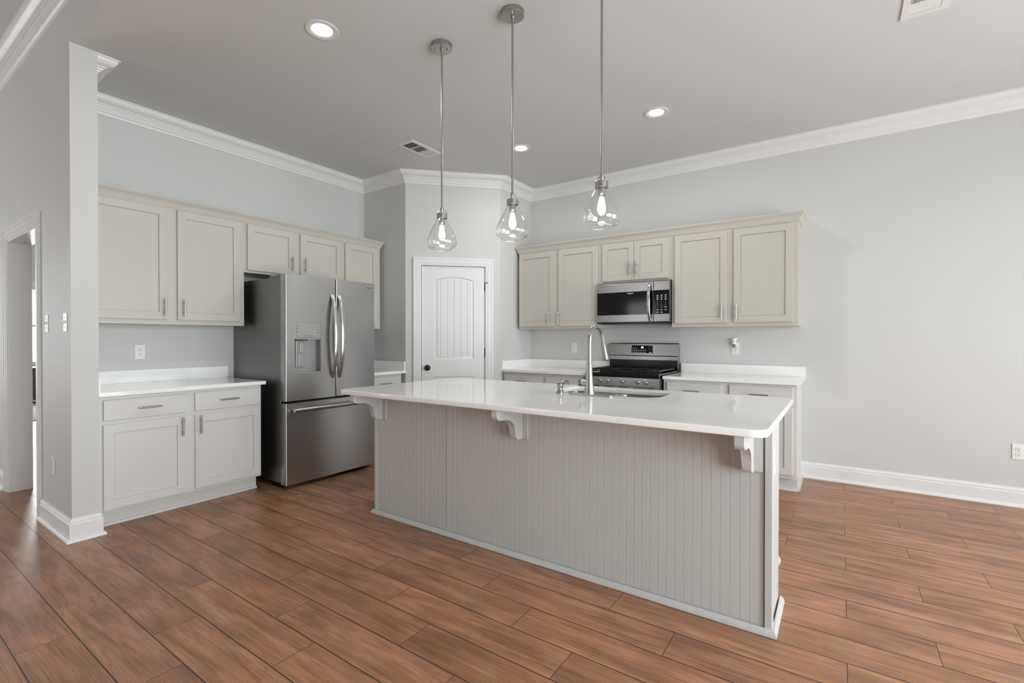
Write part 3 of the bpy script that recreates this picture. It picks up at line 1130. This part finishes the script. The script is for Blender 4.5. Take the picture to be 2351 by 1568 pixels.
for kx in (0.160, 0.238, 0.389, 0.543, 0.623):
    kb = MB().lathe([(0.0215, -0.003), (0.0215, -0.010), (0.0190, -0.012), (0.0180, -0.030), (0.0160, -0.033)], (kx, RF, 0.846), 24, 'y')
    kb.box(kx - 0.0055, kx + 0.0055, RF - 0.042, RF - 0.028, 0.829, 0.863, 0.003)
    kb.build('knob', M['chrome'], rg)
vs = MB().box(0.006, RW - 0.006, RF + 0.012, RF + 0.03, 0.770, 0.806)
vs.build('vent_strip', M['steel'], rg)
vv = MB()
for x in (0.05, 0.20, 0.35, 0.50, 0.60):
    vv.box(x, x + 0.10, RF + 0.010, RF + 0.014, 0.786, 0.792)
vv.build('vent_slots', M['slot'], rg)
od = MB().box(0.004, RW - 0.004, RF - 0.005, RF + 0.028, 0.215, 0.768, 0.004)
odo = od.build('oven_door', M['steel'], rg)
MB().box(0.10, RW - 0.10, RF - 0.0065, RF, 0.33, 0.63, 0.001).build('oven_window', M['black_gloss'], odo)
oh = MB().tube([(0.04, RF - 0.055, 0.725), (RW - 0.04, RF - 0.055, 0.725)], 0.0125, 14)
for x in (0.07, RW - 0.07):
    oh.tube([(x, RF - 0.003, 0.725), (x, RF - 0.055, 0.725)], 0.009, 10)
oh.build('handle', M['nickel'], odo)
MB().box(0.004, RW - 0.004, RF, RF + 0.028, 0.065, 0.205, 0.004).build('storage_drawer', M['steel'], rg)
for x in (0.04, RW - 0.04):
    for y in (RF + 0.08, -0.1):
        MB().lathe([(0.018, 0), (0.018, 0.052)], (x, y, 0), 12).build('foot', M['black'], rg)
# backguard
bg = MB().prism([(-0.012, 0.914), (-0.060, 0.914), (-0.060, 1.03), (-0.075, 1.034), (-0.0745, 1.070), (-0.066, 1.080), (-0.052, 1.200), (-0.044, 1.210), (-0.012, 1.210)], 'x', 0.0, RW)
bgo = bg.build('backguard', M['steel'], rg, 20)
MB().box(0.004, RW - 0.010, -0.064, -0.058, 0.923, 1.029, 0.001).build('splash_panel', M['black'], bgo)
tilt = math.atan2(0.014, 0.12)
dsp = MB().box(-0.1165, 0.1165, -0.003, 0.003, -0.042, 0.042, 0.0015)
dso = dsp.build('display_panel', M['black_gloss'], bgo)
dso.location = (0.372, -0.0590, 1.145)
dso.rotation_euler = (-tilt, 0, 0)
mk = MB()
for r_, (z, xs) in enumerate(((-0.033, (-0.100, -0.080, -0.060, -0.036, -0.012, 0.012, 0.036, 0.084, 0.098)), (-0.012, (-0.100, -0.080, -0.060, -0.036, -0.012, 0.012, 0.036)), (0.009, (-0.098, -0.080, -0.062)))):
    for x in xs:
        mk.box(x - 0.006, x + 0.006, -0.0036, -0.0029, z - 0.001, z + 0.0035)
        if r_ < 2:
            mk.box(x - 0.004, x + 0.005, -0.0036, -0.0029, z - 0.005, z - 0.002)
mk.xf(Matrix.Translation(dso.location) @ Matrix.Rotation(-tilt, 4, 'X'))
mk.build('key_lettering', M['print'], bgo)
Tm = Matrix.Translation(dso.location) @ Matrix.Rotation(-tilt, 4, 'X')
for i_, s_ in enumerate('123456789'):
    p_ = Tm @ Vector((0.066 + 0.020 * (i_ % 3), -0.0034, 0.029 - 0.0205 * (i_ // 3)))
    text('key_digit', s_, 0.0095, M['print'], bgo, p_, (PI / 2 - tilt, 0, 0), depth=0.0002, bold=0.0003)
text('clock_digits', '02', 0.026, M['clock'], bgo, Tm @ Vector((0.004, -0.0034, 0.018)), (PI / 2 - tilt, 0, 0), depth=0.0002, bold=0.0006)
# burners and three cast-iron grates
for bx_, by_, br in ((0.145, -0.52, 0.045), (0.145, -0.24, 0.036), (0.378, -0.38, 0.040), (0.612, -0.52, 0.048), (0.612, -0.24, 0.032)):
    MB().lathe([(br * 1.25, 0.9215), (br * 1.2, 0.928), (br, 0.930), (br, 0.940), (br * 0.6, 0.942), (0.002, 0.942)], (bx_, by_, 0), 24).build('burner', M['iron'], rg)
for gi, (g0, g1) in enumerate(((0.022, 0.262), (0.268, 0.489), (0.495, 0.735))):
    g = MB()
    za, zb_ = 0.944, 0.958
    y0, y1 = RF + 0.045, -0.115
    g.box(g0, g0 + 0.012, y0, y1, za, zb_, 0.002)
    g.box(g1 - 0.012, g1, y0, y1, za, zb_, 0.002)
    g.box(g0, g1, y1 - 0.012, y1, za, zb_, 0.002)
    g.box(g0, g1, y0, y0 + 0.012, za - 0.010, za + 0.002, 0.002)
    g.box(g0, g1, (y0 + y1) / 2 - 0.006, (y0 + y1) / 2 + 0.006, za, zb_, 0.002)
    nf = 4
    for q in range(1, nf):
        x = g0 + (g1 - g0) * q / nf
        g.box(x - 0.005, x + 0.005, y0, y0 + 0.17, za, zb_, 0.002)
        g.box(x - 0.005, x + 0.005, y1 - 0.17, y1, za, zb_, 0.002)
        g.box(x - 0.005, x + 0.005, y0 - 0.004, y0 + 0.006, 0.930, zb_, 0.002)
    for x in (g0, g1 - 0.012):
        for y in (y0, y1 - 0.012):
            g.box(x, x + 0.012, y, y + 0.012, 0.9215, za + 0.004)
    g.build('grate', M['iron'], rg)

# ------------------------------------------------------------------ kitchen island
IX0, IX1, IY = -2.790, -0.245, 2.300
isl = thing('kitchen_island', 'grey kitchen island with beadboard front and three corbels', 'island', (0, 0, 0))
body = MB()                                                        # hollow carcass: panels only, open under the counter
body.box(IX0 + 0.012, IX1 - 0.006, IY + 0.010, IY + 0.10, 0, 0.878)
body.box(IX0 + 0.012, IX0 + 0.03, IY + 0.10, 3.175, 0.0, 0.878)
body.box(-0.318, -0.300, IY + 0.30, 3.175, 0.0, 0.878)
body.box(IX0 + 0.03, -0.318, 3.08, 3.095, 0.0, 0.115)
body.box(IX0 + 0.03, -0.318, IY + 0.10, 3.175, 0.115, 0.13)
body.box(IX0 + 0.03, -0.318, 3.155, 3.175, 0.13, 0.165)
body.box(IX0 + 0.03, -0.318, 3.155, 3.175, 0.84, 0.878)
for x in (-2.16, -1.68, -0.82, -0.34):
    body.box(x - 0.02, x + 0.02, 3.155, 3.175, 0.165, 0.84)
body.build('body', M['island'], isl)
ep = MB().box(-0.30, IX1 - 0.002, IY + 0.040, IY + 0.32, 0.0, 0.878)
ep.build('end_panel', M['island'], isl)
# beadboard face: vertical grooves every 40 mm, an open seam where two sheets meet
bx0, bx1 = IX0 + 0.030, -0.272
pr = [(bx0, IY + 0.012), (bx0, IY)]
x = bx0 + 0.02
while x < bx1 - 0.012:
    if abs(x - (-2.113)) < 0.02:
        pr += [(x - 0.002, IY), (x - 0.0015, IY + 0.006), (x + 0.0015, IY + 0.006), (x + 0.002, IY - 0.001)]
    else:
        pr += [(x - 0.0030, IY), (x - 0.0020, IY + 0.0012), (x - 0.0010, IY + 0.0003), (x + 0.0018, IY + 0.0002), (x + 0.0026, IY + 0.0012), (x + 0.0036, IY)]
    x += 0.0402
pr += [(bx1, IY), (bx1, IY + 0.012)]
MB().prism(pr, 'z', 0.0, 0.876).build('beadboard', M['island'], isl, 20)
MB().box(IX0, IX0 + 0.028, IY - 0.006, IY + 0.10, 0.0, 0.877, 0.002).build('corner_post', M['island'], isl)
MB().box(-0.268, IX1 + 0.006, IY - 0.010, IY + 0.045, 0.0, 0.877, 0.003).build('corner_post', M['island'], isl)
SHOE = [(0, 0), (0.019, 0), (0.018, 0.008), (0.013, 0.017), (0.006, 0.024), (0, 0.026)]
MBs = sweep([(IX0, IY + 0.7), (IX0, IY - 0.008), (IX1 + 0.006, IY - 0.010), (IX1 + 0.006, IY + 0.32)], SHOE)
MBs.build('shoe_moulding', M['island'], isl)
ks = sweep([(-0.298, 3.02), (-0.298, 3.10)], SHOE)
ks.build('shoe_moulding', M['island'], isl)


def corbel(xc):
    zt = 0.877
    d0 = IY - 0.012
    P = [(d0, zt), (d0 - 0.245, zt), (d0 - 0.248, zt - 0.030)]
    for k_ in range(1, 6):                                          # quarter-round nose
        a = PI / 2 * k_ / 5
        P.append((d0 - 0.248 + 0.030 * (1 - math.cos(a)), zt - 0.030 - 0.026 * math.sin(a)))
    P.append((d0 - 0.165, zt - 0.060))
    for k_ in range(1, 9):                                          # hollow curve
        a = PI / 2 * k_ / 8
        P.append((d0 - 0.165 + 0.092 * math.sin(a), zt - 0.060 - 0.080 * (1 - math.cos(a))))
    for k_ in range(1, 5):
        a = PI / 2 * k_ / 4
        P.append((d0 - 0.073 + 0.035 * (1 - math.cos(a)), zt - 0.140 - 0.048 * math.sin(a)))
    P.append((d0, zt - 0.190))
    m_ = MB().prism(P, 'x', xc - 0.019, xc + 0.019, 0.0015)
    o = m_.build('corbel', M['island'], isl, 30)
    MB().box(xc - 0.052, xc + 0.052, IY - 0.012, IY + 0.001, zt - 0.190, zt, 0.002).build('corbel_plate', M['island'], o)
    return o


for xc in (-2.712, -1.520, -0.328):
    corbel(xc)
# doors on the working side (facing the range)
T180 = Matrix.Translation((0, 3.175, 0)) @ Matrix.Rotation(PI, 4, 'Z')
for a, b_ in ((2.18, 2.74), (1.70, 2.14), (1.255, 1.66), (0.84, 1.245), (0.30, 0.80)):
    dd = shaker(a, b_, 0.13, 0.86, -0.021).xf(T180).build('door', M['island'], isl, 25)
    pull(a + 0.04, 0.76, -0.021, True).xf(T180).build('handle', M['nickel'], dd)

CZ0, CZ1 = 0.879, 0.910
SINK = rrect(-1.615, -0.885, 2.770, 3.150, (0.12, 0.12, 0.09, 0.09), 10)
cto = curve_plate('island_countertop', [rrect(-2.850, -0.235, 2.035, 3.250, (0.05, 0.06, 0.03, 0.05), 8), SINK[::-1]], CZ0, CZ1, M['quartz'], None, 0.005)
tag(cto, 'large white quartz island top with rounded corners and a sink cut-out', 'countertop')

# undermount sink: two bowls
sk = thing('sink', 'stainless double-bowl sink set under the island top', 'sink', (0, 0, 0))
B1 = (-1.600, -1.270, 2.785, 3.135)
B2 = (-1.235, -0.900, 2.785, 3.135)
curve_plate('rim', [rrect(-1.640, -0.860, 2.745, 3.150, 0.08, 8), rrect(*B1, 0.07, 8)[::-1], rrect(*B2, 0.07, 8)[::-1]], 0.874, 0.8785, M['steel'], sk)
for B in (B1, B2):
    def ring(i, r, z):
        return [(p[0], p[1], z) for p in rrect(B[0] + i, B[1] - i, B[2] + i, B[3] - i, r, 8)]
    bw = MB().loft([ring(0, 0.07, 0.877), ring(0.006, 0.066, 0.72), ring(0.020, 0.055, 0.69), ring(0.05, 0.04, 0.684)], cap=False)
    rr_ = ring(0.05, 0.04, 0.684)
    bw.faces(rr_, [tuple(range(len(rr_)))])
    bo = bw.build('bowl', M['steel'], sk, 50)
    MB().lathe([(0.042, 0.6845), (0.040, 0.688), (0.030, 0.6865), (0.004, 0.6862)], ((B[0] + B[1]) / 2, (B[2] + B[3]) / 2, 0), 20).build('drain', M['chrome'], bo)

# faucet on its deck plate
fc = thing('faucet', 'brushed nickel gooseneck pull-down faucet on the island behind the soap dispenser', 'faucet', (-1.285, 2.712, CZ1))
pl = curve_plate('deck_plate', [rrect(-0.135, 0.160, -0.032, 0.032, 0.031, 8)], 0.0, 0.008, M['nickel'], fc, 0.002)
fb = MB().lathe([(0.033, 0.007), (0.0335, 0.012), (0.031, 0.020), (0.029, 0.036), (0.0285, 0.040), (0.025, 0.070), (0.0205, 0.120), (0.0180, 0.165), (0.0165, 0.186), (0.0175, 0.188), (0.0175, 0.194), (0.0155, 0.197)], seg=28)
fb.build('base', M['nickel'], fc)
sp_ = [(0, 0, 0.19), (0, 0, 0.25), (0, 0, 0.305)]
R_ = 0.098
for k_ in range(1, 15):
    a = PI * k_ / 14 * 0.92
    sp_.append((0, R_ - R_ * math.cos(a), 0.330 + R_ * math.sin(a)))
end = Vector(sp_[-1])
dirv = (Vector(sp_[-1]) - Vector(sp_[-2])).normalized()
e2 = end + dirv * 0.045
sp_.append(tuple(e2))
MB().tube(sp_, 0.0142, 18).build('spout', M['nickel'], fc, 60)
e3 = e2 + dirv * 0.006
MB().tube([tuple(e2), tuple(e2 + dirv * 0.004), tuple(e2 + dirv * 0.008), tuple(e2 + dirv * 0.070), tuple(e2 + dirv * 0.100), tuple(e2 + dirv * 0.108)], 0.016, 20,
          [0.0160, 0.0168, 0.0158, 0.0195, 0.0235, 0.0215]).build('spray_head', M['nickel'], fc, 40)
MB().lathe([(0.004, -0.0155), (0.004, -0.0175)], (0.0, e2.y - 0.0, e2.z + 0.02), 10, 'y').build('spray_button', M['slot'], fc)
hl = MB().tube([(-0.010, 0.0, 0.074), (-0.052, 0.0, 0.074)], 0.0225, 20)
hl.tube([(-0.050, 0, 0.074), (-0.054, 0, 0.074)], 0.0205, 20)
hlo = hl.build('handle', M['nickel'], fc)
MB().tube([(-0.054, 0, 0.074), (-0.058, 0, 0.074)], 0.0232, 20).build('handle_ring', M['slot'], hlo)
hv = MB().tube([(-0.058, 0, 0.074), (-0.074, 0, 0.074)], 0.0215, 20, [0.0215, 0.018])
hv.tube([(-0.066, 0.005, 0.080), (-0.078, 0.040, 0.100), (-0.082, 0.070, 0.112)], 0.006, 10)
hv.build('lever', M['nickel'], hlo)

sd = thing('soap_dispenser', 'small nickel soap pump on the island top, left of the faucet', 'soap dispenser', (-1.478, 2.690, CZ1))
MB().lathe([(0.026, 0.0), (0.026, 0.004), (0.022, 0.016), (0.017, 0.026), (0.016, 0.036), (0.019, 0.044), (0.021, 0.056), (0.020, 0.060)], seg=24).build('base', M['nickel'], sd)
MB().tube([(0, 0, 0.058), (0.004, 0.010, 0.066), (0.010, 0.030, 0.078), (0.016, 0.055, 0.078), (0.020, 0.072, 0.070)], 0.006, 12, [0.010, 0.009, 0.0065, 0.006, 0.005]).build('spout', M['nickel'], sd, 60)

# ------------------------------------------------------------------ pendants over the island


def pendant():
    t_ = thing('pendant_light', 'nickel pendant', 'pendant light', (0, 0, ZC), 0.3)
    cn = MB().lathe([(0.064, 0.0), (0.064, -0.026), (0.0625, -0.0275), (0.010, -0.028), (0.009, -0.040), (0.006, -0.042)], seg=36).build('canopy', M['nickel'], t_)
    for s in (-1, 1):
        MB().lathe([(0.005, -0.027), (0.005, -0.036), (0.003, -0.038)], (0.036 * s, 0, 0), 10).build('screw', M['chrome'], cn)
    rod = MB().tube([(0, 0, -0.03), (0, 0, -1.02)], 0.0062, 12)
    for z in (-0.36, -0.69):
        rod.tube([(0, 0, z - 0.003), (0, 0, z + 0.003)], 0.0068, 12)
    rod.build('rod', M['nickel'], t_)
    lo = MB().lathe([(0.010, -1.012), (0.011, -1.020), (0.009, -1.035), (0.007, -1.060)], seg=16)
    lo.build('swivel', M['nickel'], t_)
    hoop = MB().tube([(0.031 * math.cos(PI * k_ / 12), 0, -1.058 + 0.036 * math.sin(PI * k_ / 12)) for k_ in range(13)], 0.0028, 8)
    hoop.build('hoop', M['chrome'], t_)
    MB().lathe([(0.012, -1.046), (0.032, -1.050), (0.033, -1.053), (0.033, -1.080), (0.030, -1.082), (0.029, -1.076)], seg=32).build('cap', M['nickel'], t_)
    MB().lathe([(0.019, -1.078), (0.019, -1.116), (0.016, -1.118)], seg=20).build('socket', M['chrome'], t_)
    pr_ = [(0.030, -1.083), (0.034, -1.090), (0.047, -1.115), (0.062, -1.145), (0.077, -1.172), (0.088, -1.196), (0.094, -1.216), (0.095, -1.232), (0.091, -1.248), (0.083, -1.260), (0.072, -1.269), (0.063, -1.273)]
    sh = MB().lathe(pr_ + [(0.0605, -1.2735), (0.061, -1.271), (0.0715, -1.2665), (0.0815, -1.258), (0.089, -1.247), (0.0928, -1.232), (0.0918, -1.216), (0.0858, -1.196), (0.075, -1.172), (0.060, -1.145), (0.045, -1.115), (0.032, -1.090), (0.028, -1.083)], seg=48, cap=False)
    sho = sh.build('glass_shade', M['glass'], t_, 60)
    rim_ = MB().lathe([(0.0605 + 0.0022 * math.cos(2 * PI * k_ / 10), -1.2735 + 0.0022 * math.sin(2 * PI * k_ / 10)) for k_ in range(11)], seg=48, cap=False)
    rim_.build('polished_rim', M['glass_rim'], sho, 60)
    bl = MB().lathe([(0.012, -1.118), (0.014, -1.130), (0.022, -1.150), (0.029, -1.175), (0.031, -1.192), (0.027, -1.210), (0.016, -1.222), (0.002, -1.226)], seg=28, cap=False)
    bo_ = bl.build('bulb', M['glass'], t_, 60)
    fm = MB().lathe([(0.003, -1.124), (0.009, -1.136), (0.016, -1.156), (0.0205, -1.178), (0.0195, -1.196), (0.012, -1.212), (0.001, -1.217)], seg=20)
    fm.build('filament', M['filament'], bo_)
    return t_


pl_lab = ['clear glass pendant lamp nearest the refrigerator, farthest left over the island', 'clear glass pendant lamp in the middle of the three over the island', 'clear glass pendant lamp nearest the right end of the island']
p0 = pendant()
for i_, px_ in enumerate((-2.060, -1.525, -0.987)):
    o = p0 if i_ == 0 else copy_tree(p0)
    o.location = (px_, 2.222, ZC)
    o.rotation_euler = (0, 0, (0.62, 2.1, 0.3)[i_])
    tag(o, pl_lab[i_], 'pendant light', 'pendant lights over the island')
    l = bpy.data.lights.new('pendant_bulb_light', 'POINT')
    l.energy = 3.0
    l.color = (1, 0.88, 0.74)
    l.shadow_soft_size = 0.02
    lo = bpy.data.objects.new('pendant_bulb_light', l)
    COL.objects.link(lo)
    lo.location = (px_, 2.222, ZC - 1.17)

# ------------------------------------------------------------------ recessed ceiling lights and vents


def downlight(loc, label):
    t_ = thing('recessed_light', label, 'ceiling light', loc, 0, 'recessed lights in the kitchen ceiling')
    MB().lathe([(0.094, 0.0), (0.094, -0.004), (0.088, -0.007), (0.062, -0.004), (0.054, 0.006)], seg=40, cap=False).build('trim_ring', M['vent'], t_, 60)
    MB().lathe([(0.0565, -0.0035), (0.040, -0.0045), (0.001, -0.005)], seg=32).build('lens', M['lens'], t_, 60)
    l = bpy.data.lights.new('downlight', 'AREA')
    l.shape = 'DISK'
    l.size = 0.10
    l.energy = 7.5
    l.color = (0.97, 0.98, 0.98)
    o = bpy.data.objects.new('downlight', l)
    COL.objects.link(o)
    o.location = (loc[0], loc[1], loc[2] - 0.012)
    return t_


downlight((-2.545, 1.712, ZC), 'lit recessed ceiling light nearest the camera, left of the pendants')
downlight((-1.242, 3.868, ZC), 'lit recessed ceiling light in front of the microwave, right of the pendants')
downlight((-2.545, 3.852, ZC), 'lit recessed ceiling light in front of the pantry door, between the pendant rods')


def vent(loc, label, lift=1):
    t_ = thing('ceiling_vent', label, 'vent', loc, 0, 'white ceiling vents')
    W2, L2 = 0.102, 0.193
    f = MB()
    for (x0, x1, y0, y1) in ((-W2, -0.070, -L2, L2), (0.070, W2, -L2, L2), (-0.070, 0.070, -L2, -0.158), (-0.070, 0.070, 0.158, L2), (-0.07, 0.07, -0.060, -0.050), (-0.07, 0.07, 0.050, 0.060)):
        f.box(x0, x1, y0, y1, -0.008, 0.0)
    f.build('frame', M['vent'], t_)
    MB().box(-0.072, 0.072, -0.160, 0.160, -0.0015, -0.0005).build('duct', M['vent_in'], t_)
    s = MB()

    def slat(p, axis, a0, a1, lean):
        if axis == 'x':                                             # slat runs along x
            s.prism([(p - 0.003 * lean, -0.0016), (p + 0.004 * lean, -0.0075), (p + 0.005 * lean, -0.0075), (p - 0.002 * lean, -0.0016)], 'x', a0, a1)
        else:
            s.prism([(p - 0.003 * lean, -0.0016), (p + 0.004 * lean, -0.0075), (p + 0.005 * lean, -0.0075), (p - 0.002 * lean, -0.0016)], 'y', a0, a1)
    for k_ in range(12):
        slat(-0.154 + 0.0085 * k_, 'x', -0.07, 0.07, -1)
        slat(0.064 + 0.0085 * k_, 'x', -0.07, 0.07, 1)
    for k_ in range(16):
        slat(-0.065 + 0.0086 * k_, 'y', -0.05, 0.05, 1)
    s.build('louvers', M['vent'], t_)
    return t_


vent((-3.362, 3.310, ZC), 'white louvered ceiling vent near the pantry corner')
vent((0.372, 3.350, ZC), 'white louvered ceiling vent cut by the top edge at right')

# ------------------------------------------------------------------ outlets and switches


def outlet(loc, rz, label, group='white wall outlets'):
    t_ = thing('wall_outlet', label, 'outlet', loc, rz, group)
    MB().box(-0.0355, 0.0355, -0.006, 0.0, -0.0585, 0.0585, 0.002).build('plate', M['plastic'], t_)
    for z in (0.0195, -0.0195):
        r_ = MB().prism([(p[0], p[1]) for p in rrect(-0.0165, 0.0165, z - 0.0145, z + 0.0145, 0.010, 5)], 'y', -0.0085, -0.005).build('receptacle', M['plastic'], t_)
        s = MB()
        s.box(-0.0075, -0.0055, -0.0089, -0.0083, z - 0.001, z + 0.0075)
        s.box(0.0050, 0.0070, -0.0089, -0.0083, z - 0.000, z + 0.0065)
        s.box(-0.0025, 0.0025, -0.0089, -0.0083, z - 0.0095, z - 0.005)
        s.build('slots', M['slot'], r_)
    MB().lathe([(0.003, -0.0065), (0.003, -0.005)], (0, 0, 0), 8, 'y').build('screw', M['nickel'], t_)
    return t_


def switch(loc, rz, label):
    t_ = thing('light_switch', label, 'light switch', loc, rz, 'light switches on the stub wall')
    MB().box(-0.0355, 0.0355, -0.005, 0.0, -0.0585, 0.0585, 0.002).build('plate', M['plastic'], t_)
    MB().prism([(-0.004, -0.010), (-0.020, 0.004), (-0.020, 0.010), (-0.004, 0.012)], 'x', -0.005, 0.005).build('toggle', M['plastic'], t_)
    for z in (0.030, -0.030):
        MB().lathe([(0.003, -0.0068), (0.003, -0.005)], (0, 0, z), 8, 'y').build('screw', M['nickel'], t_)
    return t_


outlet((XA, 1.485, 1.152), R90, 'white outlet above the left counter')
outlet((-2.613, YB, 1.153), 0, 'white outlet left of the range, between counter and wall cabinet')
outlet((-0.857, YB, 1.166), 0, 'white outlet right of the range with a freshener plugged in')
outlet((1.095, YB, 0.412), 0, 'white outlet low on the bare right wall above the baseboard')
outlet((-4.322, YS0, 0.415), 0, 'white outlet low on the stub wall below the light switches')
outlet((IX1 - 0.002, 2.392, 0.721), R90, 'white outlet on the narrow right end of the island')
switch((-4.455, YS0, 1.362), 0, 'white light switch nearer the cased doorway')
switch((-4.030, YS0, 1.362), 0, 'white light switch nearer the stub wall corner')

af = thing('air_freshener', 'small white plug-in air freshener in the outlet right of the range', 'air freshener', (-0.862, YB, 1.184))
MB().box(-0.014, 0.014, -0.024, -0.0085, 0.004, 0.030, 0.003).build('plug', M['plastic'], af)
MB().lathe([(0.014, 0.020), (0.020, 0.026), (0.018, 0.040), (0.014, 0.050), (0.020, 0.058), (0.025, 0.068), (0.024, 0.078), (0.018, 0.080)], (0, -0.040, 0), 24).build('cap', M['plastic'], af)
MB().lathe([(0.009, 0.020), (0.016, 0.012), (0.017, -0.012), (0.012, -0.015)], (0, -0.040, 0), 20).build('bottle', M['amberglass'], af)

# repeats of one kind share a group
GROUPS = {'wall_cabinet': 'kitchen wall cabinets', 'base_cabinet': 'kitchen base cabinets', 'countertop': 'white quartz counters along the walls', 'cabinet_crown': 'crown strips on the wall cabinets'}
for o in scene.objects:
    if o.parent is None and o.name.split('.')[0] in GROUPS:
        o['group'] = GROUPS[o.name.split('.')[0]]
